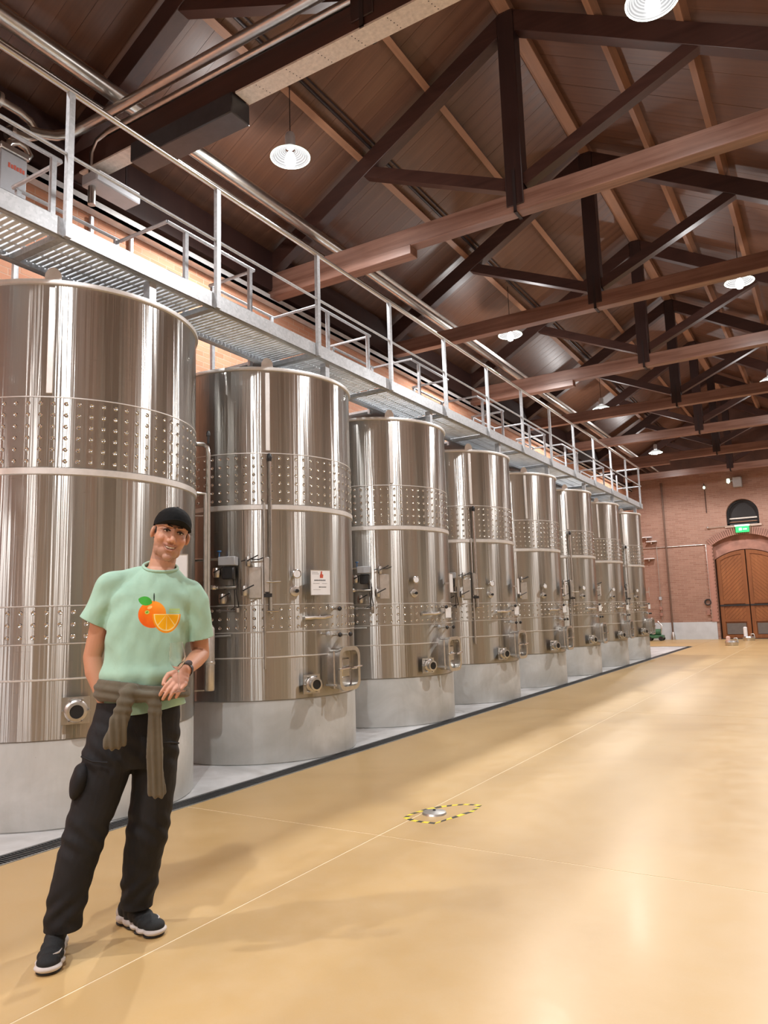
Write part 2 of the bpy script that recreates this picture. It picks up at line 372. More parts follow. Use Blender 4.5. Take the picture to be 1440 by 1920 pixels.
# doors: two leaves with chevron planks
def leaf(name, side):
    hw = 1.07; xo = DCX+side*hw; xi = DCX+side*0.02; R2 = (DHW**2+0.36**2)/(2*0.36); c2 = 3.48-R2
    topz = lambda x: c2+math.sqrt(R2*R2-(x-DCX)**2)
    yd = y0+0.26
    root = MB(); n = 8
    xsn = [xi+(xo-xi)*k/n for k in range(n+1)]
    root.prism([(x, topz(x)-0.005) for x in xsn]+[(xo, 0.01), (xi, 0.01)], yd+0.04, yd+0.07, yx)
    r = struct(root.obj(name, 'door_wood', smooth=False))
    for x in (xo-side*0.07, xi+side*0.07):
        MB().prism([(x-0.07, 0.02), (x+0.07, 0.02), (x+0.07, topz(x+0.07)-0.03), (x-0.07, topz(x-0.07)-0.03)], yd-0.02, yd+0.04, yx).obj('stile', 'door_wood', r, smooth=False)
    xa, xb = sorted((xo-side*0.14, xi+side*0.14))
    m_ = 6; tp = [(xa+(xb-xa)*k/m_, topz(xa+(xb-xa)*k/m_)-0.03) for k in range(m_+1)]
    MB().prism(tp+[(x, z-0.14) for x, z in reversed(tp)], yd-0.02, yd+0.04, yx).obj('top_rail', 'door_wood', r, smooth=False)
    for z0_, z1_, nm in ((1.36, 1.50, 'lock_rail'), (0.66, 0.76, 'rail'), (0.02, 0.16, 'bottom_rail')):
        MB().box((xa, yd-0.02, z0_), (xb, yd+0.04, z1_)).obj(nm, 'door_wood', r, smooth=False)
    MB().box((min(xi, xo), yd-0.05, 1.27), (max(xi, xo), yd-0.01, 1.33)).obj('iron_bar', 'black_plastic', r, smooth=False)
    MB().box((xa+0.04, yd+0.0, 0.18), (xb-0.04, yd+0.03, 0.60)).obj('glass_pane', 'glass_grey', r, smooth=False)
    # diagonal planks
    def clip(poly, f):
        out = []
        for k in range(len(poly)):
            p, q = poly[k], poly[(k+1) % len(poly)]; fp, fq = f(p), f(q)
            if fp >= 0: out.append(p)
            if fp*fq < 0: t = fp/(fp-fq); out.append((p[0]+(q[0]-p[0])*t, p[1]+(q[1]-p[1])*t))
        return out
    for za, zb in ((1.50, 3.4), (0.76, 1.27)):
        for k in range(-16, 34):
            c0 = za+k*0.15; sl = -side*1.0
            lo = lambda p: p[1]-(c0+sl*(p[0]-xa)); hi = lambda p: (c0+0.14+sl*(p[0]-xa))-p[1]
            poly = [(xa, za), (xb, za), (xb, zb), (xa, zb)]
            for f in (lo, hi, lambda p: (topz(p[0])-0.16)-p[1]): poly = clip(poly, f) if poly else poly
            if len(poly) > 2: MB().prism(poly, yd+0.01, yd+0.04, yx).obj('plank', 'door_plank', r, smooth=False)
    return r
leaf('door_1', -1); leaf('door_2', 1)
wall('wall_outer', (DCX-1.6, y1+0.02, 0), (DCX+1.6, y1+0.1, 6.2), 'plaster_dark')
# dark boarding of the gable above the brickwork
MB().prism([(XL, 6.62), (XR, 6.62), (XR, 7.0), (RX, RZ), (XL, 7.0)], y0-0.06, y0-0.01, yx).obj('gable_boarding', 'plaster_dark', wfar, smooth=False)
# ceiling: planks up each slope
PW = 0.235
for nm, sx in (('ceiling_left', -1), ('ceiling_right', 1)):
    xe = (XL-0.2) if sx < 0 else (XR+0.2)
    ln = abs(xe-RX)*math.sqrt(1+SL*SL); th = math.atan(SL)
    base = MB(); z_ = lambda x, d: roof(x)+d
    base.add([(RX, YB, z_(RX, .05)), (xe, YB, z_(xe, .05)), (xe, YF+0.4, z_(xe, .05)), (RX, YF+0.4, z_(RX, .05)),
              (RX, YB, z_(RX, .2)), (xe, YB, z_(xe, .2)), (xe, YF+0.4, z_(xe, .2)), (RX, YF+0.4, z_(RX, .2))],
             [(0, 1, 2, 3), (4, 5, 6, 7), (0, 1, 5, 4), (1, 2, 6, 5), (2, 3, 7, 6), (3, 0, 4, 7)])
    ce = struct(base.obj(nm, 'plaster_dark', smooth=False))
    pms = [MB().box((0, 0.0, 0), (ln, PW-0.003, 0.05)).mesh('plank', 'roof_plank', smooth=False)]
    for k in range(int((YF-YB)/PW)+1):
        o = mk('plank', pms[0], ce); o.location = (RX, YB+k*PW, RZ-random.uniform(0, 0.004))
        if sx > 0: o.rotation_euler = (0, th, 0)
        else: o.rotation_euler = (0, PI-th, 0); o.location.z += 0.05; o.location.y += 0.0

# ------------------------------------------------------------------ roof timber
TY = [-5.98, -2.33, 1.3, 4.95, 8.5, 12.12, 15.8, 19.5, 23.1, 26.75, 30.4]
ordn = {3: 'nearest roof truss in view, its tie beam soffit covered with a pale nailed plate',
        4: 'dark timber truss with king post, second in view, its tie beam lit pale',
        5: 'third timber roof truss from the camera, behind the pendant lamps', 6: 'fourth timber roof truss from the camera, with a notched haunch under its beam end',
        7: 'fifth timber roof truss, halfway down the hall', 8: 'sixth timber roof truss from the camera', 9: 'seventh timber roof truss, beyond the last pendant lamps in front',
        10: 'last timber roof truss, just in front of the far brick wall'}
def truss(i, Y):
    t = thing('roof_truss', (0, Y, 0), ordn.get(i, ['timber roof truss farthest behind the camera', 'timber roof truss just behind the camera', 'timber roof truss right above the camera'][i if i < 3 else 0]), 'truss', 'timber king post trusses of the roof')
    xl, xr = XL+0.02, XR-0.02
    MB().box((xl, -0.09, 6.34), (xr, 0.09, 6.60)).obj('tie_beam', 'tie_wood_lit' if i != 3 else 'beam_wood', t, bevel=0.008)
    zt = lambda x: 9.20-SL*abs(x-RX)
    for s, xe in ((-1, xl), (1, xr)):
        x0 = RX
        MB().prism([(x0, zt(x0)), (xe, zt(xe)), (xe, zt(xe)-0.30), (x0, zt(x0)-0.30)], -0.09, 0.09, yx).obj('rafter', 'beam_wood', t, bevel=0.006)
        MB().bar((RX+s*0.10, 0, 6.74), (RX+s*2.24, 0, 7.70), 0.14, 0.16).obj('strut', 'beam_wood', t)
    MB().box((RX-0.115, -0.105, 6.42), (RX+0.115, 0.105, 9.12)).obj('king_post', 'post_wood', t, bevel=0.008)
    st = MB(); st.box((RX-0.02, -0.112, 6.32), (RX+0.02, -0.106, 6.9)); st.box((RX-0.02, 0.106, 6.32), (RX+0.02, 0.112, 6.9)); st.box((RX-0.02, -0.112, 6.325), (RX+0.02, 0.112, 6.338))
    st.obj('iron_strap', 'conduit_dark', t, smooth=False)
    if i == 3:
        MB().box((-5.88, -0.13, 6.12), (-4.46, 0.13, 6.335)).obj('haunch', 'dark_cladding', t, bevel=0.01)
        MB().box((-4.44, -0.10, 6.318), (xr, 0.10, 6.338)).obj('soffit_plate', 'foil_white', t, smooth=False)
        MB().box((-6.75, -0.10, 6.318), (-5.9, 0.10, 6.338)).obj('soffit_plate', 'foil_white', t, smooth=False)
        nh = MB()
        for k in range(12):
            for j in range(5): nh.disc(0.006, 6.3165, 6, (-4.2+k*0.36+0.01*j, -0.075+j*0.0375, 0))
        o = nh.obj('nail_row', 'dark_bore', t, smooth=False); o['kind'] = 'stuff'
    elif i in (4, 6, 9):
        MB().box((xl, -0.10, 6.22), (-4.52, 0.10, 6.36)).obj('haunch', 'tie_wood_lit', t, bevel=0.008)
    return t
for i, Y in enumerate(TY): truss(i, Y)
PX = [(-6.42, 0.09, 'light timber purlin lowest on the left roof slope, above the wall'), (-5.32, 0.09, 'light timber purlin on the left slope with a dark conduit beside it'),
      (-4.20, 0.09, 'light timber purlin next to the ridge on the left roof slope'), (-3.0, 0.16, 'broad light ridge beam at the top of the roof'),
      (-1.87, 0.09, 'light timber purlin next to the ridge on the right roof slope'), (-0.88, 0.09, 'light timber purlin second from the ridge on the right roof slope'),
      (0.2, 0.09, 'light timber purlin lowest on the right roof slope')]
for x, wd, lb in PX:
    s = -1 if x > RX else 1; z = roof(x)-0.075
    if x == -3.0:
        pu = thing('ridge_beam', (x, 0, 9.2), lb, 'roof beam')
        MB().box((-wd/2, YB, -0.05), (wd/2, YF-0.07, 0.10)).obj('beam', 'purlin_wood', pu, bevel=0.006)
        MB().box((-wd/2-0.05, YB, 0.02), (-wd/2, YF-0.07, 0.08)).obj('side_batten', 'purlin_wood', pu)
    else:
        mb = MB().bar((0, YB, 0), (0, YF-0.07, 0), wd, 0.13); mb.xf(Matrix.Rotation(-s*math.atan(SL), 4, 'Y'))
        tag(mk('roof_purlin', mb.mesh('roof_purlin', 'purlin_wood', False)), lb, 'purlin').location = (x, 0, z)
c = MB().tube([(-5.16, YB, roof(-5.16)-0.05), (-5.16, YF-0.1, roof(-5.16)-0.05)], 0.022, 8).tube([(-5.10, YB, roof(-5.1)-0.04), (-5.10, YF-0.1, roof(-5.1)-0.04)], 0.012, 6)
tag(c.obj('conduit', 'conduit_dark'), 'dark electrical conduit running beside the left slope purlin that carries the lamps', 'conduit')

# ------------------------------------------------------------------ pendant lamps
def lamp(x, Y, lb, first=[None]):
    z = 7.0; top = roof(x)-0.02
    t = thing('pendant_lamp', (x, Y, z), lb, 'lamp', 'pendant lamps under the roof')
    MB().tube([(0, 0, 0.28), (0, 0, top-z)], 0.006, 6).obj('rod', 'conduit_dark', t)
    MB().lathe([(0.0, 0.30), (0.05, 0.30), (0.065, 0.26), (0.065, 0.12), (0.05, 0.10), (0, 0.10)], 16).obj('lamp_housing', 'lamp_metal', t)
    MB().lathe([(0.06, 0.085), (0.11, 0.075), (0.16, 0.05), (0.20, 0.01), (0.232, -0.005), (0.232, -0.018), (0.20, -0.004), (0.155, 0.038), (0.105, 0.062), (0.06, 0.07)], 32).obj('reflector', 'lamp_glass', t)
    MB().lathe([(0.236, -0.005), (0.246, -0.012), (0.246, -0.02), (0.236, -0.026), (0.228, -0.02), (0.228, -0.01), (0.236, -0.005)], 32).obj('glowing_rim', 'exit_white', t)
    MB().lathe([(0.0, 0.06), (0.035, 0.04), (0.06, -0.02), (0.07, -0.07), (0.05, -0.13), (0.0, -0.15)], 16).obj('bulb', 'bulb', t)
    for nm, ty, pw in (('lamp_light', 'SPOT', LAMP_POWER), ('lamp_glow', 'POINT', LAMP_GLOW)):
        ld = bpy.data.lights.new(nm, ty); ld.energy = pw; ld.color = LAMP_COLOR; ld.shadow_soft_size = 0.09
        if ty == 'SPOT': ld.spot_size = math.radians(158); ld.spot_blend = 0.35
        lo = bpy.data.objects.new(nm, ld); COL.objects.link(lo); lo.parent = t; lo.location = (0, 0, -0.26 if ty == 'SPOT' else -0.5)
names = ['', '', 'nearest', 'second', 'third', 'farthest']
for x, row in ((-5.25, 'left'), (-0.95, 'right')):
    for k, Y in enumerate(LAMP_Y):
        lamp(x, Y, (names[k]+' pendant lamp of the row over the '+('tanks' if row == 'left' else 'open floor')) if names[k] else ('pendant lamp farthest behind the camera, ' if k == 0 else 'pendant lamp above and just behind the camera, ')+row+' row')

# ------------------------------------------------------------------ tanks
TX, TYS, TP = -5.39, 3.89, 2.4
def on_cyl(th, r, z): a = math.radians(th); return (r*math.cos(a), r*math.sin(a), z)
def band(z0, rows, pitch, r):
    b = MB(); cols = 74
    for i in range(cols):
        th = 2*PI*i/cols; er = Vector((math.cos(th), math.sin(th), 0)); et = Vector((-math.sin(th), math.cos(th), 0)); ez = Vector((0, 0, 1))
        for j in range(rows):
            c0 = er*r+ez*(z0+(j+0.5)*pitch); n = 9; v = []
            for rr, h in ((0.0165, 0.0002), (0.0120, 0.0042), (0.0065, 0.0012)):
                for k in range(n):
                    w_ = 2*PI*k/n; v.append(c0+et*(rr*math.cos(w_))+ez*(rr*math.sin(w_))+er*h)
            v.append(c0-er*0.0015); f = []
            for q in range(2):
                for k in range(n): f.append((q*n+k, q*n+(k+1) % n, (q+1)*n+(k+1) % n, (q+1)*n+k))
            for k in range(n): f.append((2*n+k, 2*n+(k+1) % n, 3*n))
            b.add(v, f)
    return b
TZ0 = 0.585
def rrect(w_, h_, r, n=5):
    pts = []
    for cx, cy, a0 in ((w_/2-r, h_/2-r, 0), (-w_/2+r, h_/2-r, 90), (-w_/2+r, -h_/2+r, 180), (w_/2-r, -h_/2+r, 270)):
        for k in range(n+1): a = math.radians(a0+90*k/n); pts.append((cx+r*math.cos(a), cy+r*math.sin(a)))
    return pts
def ring_prism(mb, po, pi_, x0, x1):
    n = len(po); v = [(x0, a, b) for a, b in po]+[(x1, a, b) for a, b in po]+[(x0, a, b) for a, b in pi_]+[(x1, a, b) for a, b in pi_]; f = []
    for k in range(n):
        q = (k+1) % n
        f += [(k, q, n+q, n+k), (n+k, n+q, 3*n+q, 3*n+k), (2*n+k, 2*n+q, q, k), (3*n+k, 3*n+q, 2*n+q, 2*n+k)]
    mb.add(v, f); return mb
def place(mb, th, z): return mb.xf(Matrix.Translation((0, 0, z)) @ Matrix.Rotation(math.radians(th), 4, 'Z'))
SH = {}
SH['shell'] = MB().lathe([(1.0, TZ0), (1.0, 1.2), (1.0, 2.2), (1.0, 3.2), (1.0, 3.80), (1.0, 3.83), (0.985, 3.85), (0.4, 4.0), (0.25, 4.02), (0, 4.02)], 128).mesh('shell', 'tank_steel', angle=20)
rim = MB().lathe([(1.0, 3.82), (1.016, 3.825), (1.02, 3.84), (1.016, 3.858), (1.0, 3.862), (0.985, 3.858), (0.98, 3.84)], 96); SH['rim'] = rim.mesh('rim', 'hoop_steel')
def hoop(z, h, d): return MB().lathe([(1.0, z-h/2), (1.0+d, z-h/2+d*0.5), (1.0+d, z+h/2-d*0.5), (1.0, z+h/2)], 96)
SH['seam_mid'] = hoop(2.435, 0.055, 0.012).mesh('weld_hoop', 'hoop_steel', angle=60)
SH['seam_low'] = hoop(0.985, 0.014, 0.005).mesh('weld_seam', 'hoop_steel', angle=60)
SH['seam_lip'] = hoop(2.975, 0.012, 0.006).mesh('weld_seam', 'hoop_steel', angle=60)
SH['seam_lb'] = hoop(1.225, 0.010, 0.005).mesh('weld_seam', 'hoop_steel', angle=60)
SH['seam_lt'] = hoop(1.485, 0.010, 0.005).mesh('weld_seam', 'hoop_steel', angle=60)
SH['ju'] = band(2.465, 6, 0.084, 1.0035).mesh('cooling_jacket_dimples', 'polished_steel', angle=60)
SH['jl'] = band(1.23, 3, 0.084, 1.0035).mesh('cooling_jacket_dimples', 'polished_steel', angle=60)
SH['jus'] = MB().lathe([(1.0, 2.465), (1.003, 2.466), (1.003, 2.969), (1.0, 2.97)], 128).mesh('cooling_jacket', 'tank_steel', angle=15)
SH['jls'] = MB().lathe([(1.0, 1.23), (1.003, 1.231), (1.003, 1.479), (1.0, 1.48)], 128).mesh('cooling_jacket', 'tank_steel', angle=15)
def lug(th):
    pts = [(0.06, 0), (0.055, 0.06), (0.03, 0.10), (0, 0.11), (-0.03, 0.10), (-0.055, 0.06), (-0.06, 0)]
    hole = [(0.015*math.cos(2*PI*k/8), 0.065+0.015*math.sin(2*PI*k/8)) for k in range(8)]
    mb = MB().prism([(x, y) for x, y in pts], 0, 0.012, lambda x, y, z: (0.985+z, x, y+3.85))
    mb.prism(hole, 0.0125, 0.0135, lambda x, y, z: (0.985+z, x, y+3.85))
    return place(mb, th, 0)
def tank(k):
    Y = TYS+k*TP
    side = 'even' if k % 2 else 'odd'
    lbs = ['nearest steel tank, partly behind the man, cropped by the left edge', 'second steel tank, right of the man, with a printed white card on its wall',
           'third steel tank from the camera, square manway over its plinth', 'fourth steel tank from the camera, tall sample pipe on its front', 'fifth steel tank from the camera',
           'sixth steel tank from the camera', 'seventh steel tank, last but one of the row', 'farthest steel tank, under the end of the catwalk']
    t = thing('steel_tank', (TX, Y, 0), lbs[k], 'tank', 'stainless steel wine tanks in a row')
    mk('shell', SH['shell'], t); mk('rim', SH['rim'], t); mk('weld_hoop', SH['seam_mid'], t)
    for q in ('seam_low', 'seam_lip', 'seam_lb', 'seam_lt'): mk('weld_seam', SH[q], t)
    a = mk('cooling_jacket', SH['jus'], t); o = mk('dimples', SH['ju'], a); o['kind'] = 'stuff'
    a = mk('cooling_jacket', SH['jls'], t); o = mk('dimples', SH['jl'], a); o['kind'] = 'stuff'
    lug(-45.5).obj('lifting_lug', 'hoop_steel', t)
    sb_ = MB().box((1.0, -0.022, 3.0), (1.012, 0.022, 3.80)); place(sb_, -45.5, 0); sb_.obj('lug_strap', 'hoop_steel', t, bevel=0.003)
    # manway
    mz, mt = 0.835, (0.0 if k else 40)
    if k:
        fr = MB(); ring_prism(fr, rrect(0.34, 0.40, 0.09), rrect(0.30, 0.36, 0.075), 0.96, 1.13)
        ring_prism(fr, rrect(0.37, 0.43, 0.10), rrect(0.29, 0.35, 0.07), 1.115, 1.145); place(fr, mt, mz)
        mw = fr.obj('manway', 'satin_steel', t)
        pl = MB().prism(rrect(0.295, 0.355, 0.075), 1.045, 1.06, lambda x, y, z: (z, x, y)); place(pl, mt, mz); pl.obj('door_plate', 'satin_steel', mw)
        br = MB().box((1.06, -0.07, -0.09), (1.095, 0.07, 0.10)); place(br, mt, mz); br.obj('pressed_panel', 'polished_steel', mw, bevel=0.01)
        cr = MB().tube([(1.15, -0.20, 0.0), (1.15, 0.20, 0.01)], 0.009, 8).tube([(1.08, 0, 0), (1.19, 0, 0)], 0.012, 8).tube([(1.19, -0.05, 0.0), (1.19, 0.05, 0.0)], 0.008, 8); place(cr, mt, mz); cr.obj('locking_bar', 'polished_steel', mw)
        hg = MB().tube([(1.0, -0.215, -0.15), (1.12, -0.215, -0.15)], 0.012, 8).tube([(1.10, -0.215, -0.18), (1.10, -0.215, 0.18)], 0.010, 8); place(hg, mt, mz); hg.obj('hinge', 'satin_steel', mw)
    # outlet valve
    vt = -23 if k else -32.5; vz = 0.715 if k else 0.775
    ov = MB().lathe([(0.045, 0.98), (0.045, 1.05), (0.07, 1.052), (0.075, 1.06), (0.075, 1.085), (0.07, 1.09), (0.05, 1.095), (0.05, 1.13), (0.062, 1.135), (0.062, 1.15), (0.045, 1.152), (0.043, 1.10)], 24, axis='x')
    for q in range(6): ov.tube([on_x for on_x in ((1.04, 0.083*math.cos(q*PI/3), 0.083*math.sin(q*PI/3)), (1.10, 0.083*math.cos(q*PI/3), 0.083*math.sin(q*PI/3)))], 0.008, 6)
    ov.box((1.045, -0.09, -0.09), (1.055, 0.09, 0.09)); place(ov, vt, vz); vv = ov.obj('outlet_valve', 'satin_steel', t)
    bo = MB().lathe([(0.044, 1.145), (0.0, 1.1451)], 20, axis='x'); place(bo, vt, vz); bo.obj('bore', 'dark_bore', vv)
    # thermometer dial and sample cap
    if k:
        dl = MB().lathe([(0.012, 0.99), (0.012, 1.05), (0.042, 1.052), (0.045, 1.075), (0.040, 1.078), (0.038, 1.072), (0, 1.072)], 24, axis='x'); place(dl, -31, 1.775); dg = dl.obj('dial_gauge', 'polished_steel', t)
        df = MB().lathe([(0.036, 1.0735), (0, 1.0736)], 20, axis='x').box((1.074, -0.002, -0.004), (1.076, 0.002, 0.028)); place(df, -31, 1.775); df.obj('dial_face', 'white_card', dg)
        cp = MB().lathe([(0.05, 0.99), (0.05, 1.02), (0.04, 1.024), (0.0, 1.024)], 24, axis='x').tube([(1.02, 0, 0), (1.06, 0, 0)], 0.012, 8); place(cp, -31, 1.61); c_ = cp.obj('probe_cap', 'satin_steel', t)
        kn = MB().lathe([(0.018, 1.05), (0.018, 1.075), (0, 1.076)], 12, axis='x'); place(kn, -31, 1.61); kn.obj('cap_knob', 'black_plastic', c_)
        # sample taps over the manway
        for th, zz, blk in ((-13, 1.185, 0), (-4, 1.17, 1), (6, 1.17, 1), (-4, 1.43, 1)):
            tp = MB().tube([(0.99, 0, 0), (1.08, 0, 0)], 0.012, 8).tube([(1.07, 0, -0.02), (1.07, 0, 0.03)], 0.016, 8); place(tp, th, zz); q = tp.obj('sample_tap', 'satin_steel', t)
            kb = MB().lathe([(0.022, 1.075), (0.024, 1.09), (0.014, 1.105), (0, 1.105)], 12, axis='x'); place(kb, th, zz); kb.obj('tap_knob', 'black_plastic' if blk else 'grey_box', q)
        hb = MB().tube([on_cyl(-26, 1.03, 1.345), on_cyl(-20, 1.035, 1.35), on_cyl(-14, 1.035, 1.345), on_cyl(-8, 1.03, 1.36)], 0.018, 8); hb.obj('sight_tube', 'satin_steel', t)
    return t
for k in range(8): tank(k)
# cards
def card(th, z, w_, h_, r, k, lb, cat='card', lines=True, yaw=None, name='tank_card'):
    a = math.radians(th); Y = TYS+k*TP
    c = thing(name, (TX+r*math.cos(a), Y+r*math.sin(a), z), lb, cat, None, (a if yaw is None else math.radians(yaw)))
    MB().box((-0.004, -w_/2, -h_/2), (0, w_/2, h_/2)).obj('sheet', 'white_card', c, smooth=False)
    ed = MB()
    for a_, b_ in (((-w_/2-.006, -h_/2-.006), (w_/2+.006, -h_/2)), ((-w_/2-.006, h_/2), (w_/2+.006, h_/2+.006)), ((-w_/2-.006, -h_/2), (-w_/2, h_/2)), ((w_/2, -h_/2), (w_/2+.006, h_/2))):
        ed.box((-0.006, a_[0], a_[1]), (0.003, b_[0], b_[1]))
    ed.obj('holder', 'satin_steel', c, smooth=False)
    MB().box((-0.08, -0.01, -0.01), (-0.004, 0.01, 0.01)).obj('bracket', 'satin_steel', c, smooth=False)
    if lines:
        ln = MB(); rr = random.Random(k)
        for (zz, ya, yb, hh) in ((0.10, -0.10, -0.03, 0.004), (0.085, -0.10, -0.02, 0.004), (0.022, -0.075, 0.06, 0.014), (-0.01, -0.09, -0.01, 0.004), (-0.01, 0.02, 0.08, 0.004), (-0.045, -0.02, 0.07, 0.012), (-0.07, -0.09, 0.0, 0.003)):
            y = ya
            while y < yb:
                s = rr.uniform(0.005, 0.013); ln.box((0.0002, y, zz-hh/2*rr.uniform(.6, 1)), (0.0012, min(yb, y+s), zz+hh/2*rr.uniform(.6, 1))); y += s+0.003
        ln.obj('printed_lines', 'ink_dark', c, smooth=False)
        fg = MB().prism([(-.006, .045), (.03, .045), (.034, .075), (.018, .085), (.022, .108), (.006, .112), (.002, .088), (-.008, .07)], 0.0002, 0.0013, lambda x, y, z: (z, x, y)); fg.obj('printed_emblem', 'ink_red', c, smooth=False)
    return c
card(-17.5, 1.69, 0.235, 0.24, 1.085, 1, 'white printed card with a small red emblem on the wall of the second tank', yaw=-17.5)
for k in range(2, 8):
    card(6, 1.74, 0.17, 0.24, 1.08, k, ['', '', 'tall white card seen edge-on beside the third tank', 'tall white card seen edge-on beside the fourth tank', 'tall white card seen edge-on beside the fifth tank', 'tall white card seen edge-on beside the sixth tank', 'tall white card seen edge-on beside the seventh tank', 'tall white card seen edge-on beside the farthest tank'][k], lines=False, yaw=12)
    card(0, 1.36, 0.10, 0.13, 1.07, k, 'small white tag above the manway of the '+['', '', 'third', 'fourth', 'fifth', 'sixth', 'seventh', 'farthest'][k]+' tank', 'tag', False, yaw=-20, name='tank_tag')
card(10, 1.765, 0.15, 0.2, 1.07, 0, 'white card behind the shoulder of the man on the nearest tank', lines=False, yaw=-25)
# plinths
pm = MB().lathe([(0.985, 0.0), (0.995, 0.01), (0.995, 0.565), (0.985, 0.585), (0, 0.585)], 96).mesh('plinth', 'plinth_concrete', angle=40)
for k in range(8):
    o = tag(mk('concrete_plinth', pm), 'round grey concrete plinth under the '+['nearest', 'second', 'third', 'fourth', 'fifth', 'sixth', 'seventh', 'farthest'][k]+' steel tank', 'plinth', 'concrete plinths of the tanks')
    o.location = (TX, TYS+k*TP, -0.002); o.rotation_euler = (0, 0, k*1.3)
# vertical pipes with valves on the tanks' fronts and in the gaps
def gap_pipe(k):
    t = thing('riser_pipe', (0, 0, 0), ['hooked steel riser pipe between the nearest and the second tank', '', 'hooked steel riser pipe between the third and the fourth tank', '', 'hooked steel riser pipe between the fifth and the sixth tank', '', 'hooked steel riser pipe between the seventh and the farthest tank'][k], 'pipe', 'riser pipes in the gaps between tanks')
    t.location = (-4.86, TYS+TP*k+1.04, 0)
    MB().tube([(-0.02, -0.14, 2.955), (-0.01, -0.06, 2.965), (0, -0.015, 2.94), (0, 0, 2.88), (0, 0, 1.3)], 0.022, 10).obj('upper_pipe', 'polished_steel', t)
    MB().tube([(-0.02, -0.13, 2.50), (0, -0.04, 2.50), (-0.0, -0.035, 2.40), (0, -0.035, 1.35)], 0.017, 10).obj('side_pipe', 'satin_steel', t)
    MB().lathe([(0.0, 0.735), (0.044, 0.735), (0.048, 0.75), (0.048, 1.28), (0.030, 1.31), (0.0, 1.31)], 20, (0.02, 0, 0)).lathe([(0.049, 0.96), (0.053, 0.965), (0.053, 0.985), (0.049, 0.99)], 20, (0.02, 0, 0)).obj('lower_sleeve', 'satin_steel', t)
    MB().tube([(0, 0, 2.98), (0, 0, 3.06)], 0.012, 8).lathe([(0, 3.05), (0.018, 3.05), (0.02, 3.08), (0.01, 3.10), (0, 3.10)], 10).obj('vent_valve', 'black_plastic', t)
    MB().bar((-0.1, -0.1, 0.74), (0.02, 0.0, 0.74), 0.04, 0.01).bar((-0.1, -0.1, 2.3), (0, 0, 2.3), 0.03, 0.008).obj('bracket', 'satin_steel', t)
for k in (0, 2, 4, 6): gap_pipe(k)
def front_pipe(k):
    t = thing('sample_pipe', (TX, TYS+TP*k, 0), 'pair of slim vertical pipes with a bracket on the front of the '+{1: 'second', 3: 'fourth', 5: 'sixth', 7: 'farthest'}[k]+' tank', 'pipe', 'slim pipes on the tank fronts')
    MB().tube([on_cyl(-45, 1.06, 2.88), on_cyl(-45, 1.06, 1.40)], 0.019, 10).tube([on_cyl(-45, 1.0, 2.90), on_cyl(-45, 1.06, 2.88)], 0.015, 8).obj('long_pipe', 'polished_steel', t)
    MB().tube([on_cyl(-48, 1.05, 2.47), on_cyl(-48, 1.05, 0.88)], 0.012, 8).obj('short_pipe', 'satin_steel', t)
    MB().lathe([(0, 2.88), (0.02, 2.88), (0.026, 2.91), (0.024, 2.945), (0.012, 2.96), (0, 2.96)], 12, (on_cyl(-45, 1.06, 0))).obj('black_cap', 'black_plastic', t)
    m_ = MB().box((1.02, -0.035, 0), (1.075, 0.02, 0.34)); place(m_, -46.5, 1.60); m_.obj('valve_block', 'satin_steel', t, bevel=0.006)
    n_ = MB().box((1.03, -0.035, 0), (1.10, 0.04, 0.035)); place(n_, -46.5, 1.555); n_.obj('clamp', 'black_plastic', t)
    h_ = MB().tube([on_cyl(-47, 1.09, 1.70), on_cyl(-40, 1.11, 1.70)], 0.008, 8).tube([on_cyl(-47, 1.09, 1.42), on_cyl(-41, 1.07, 1.42)], 0.008, 8); h_.obj('handle', 'polished_steel', t)
for k in (1, 3, 5, 7): front_pipe(k)
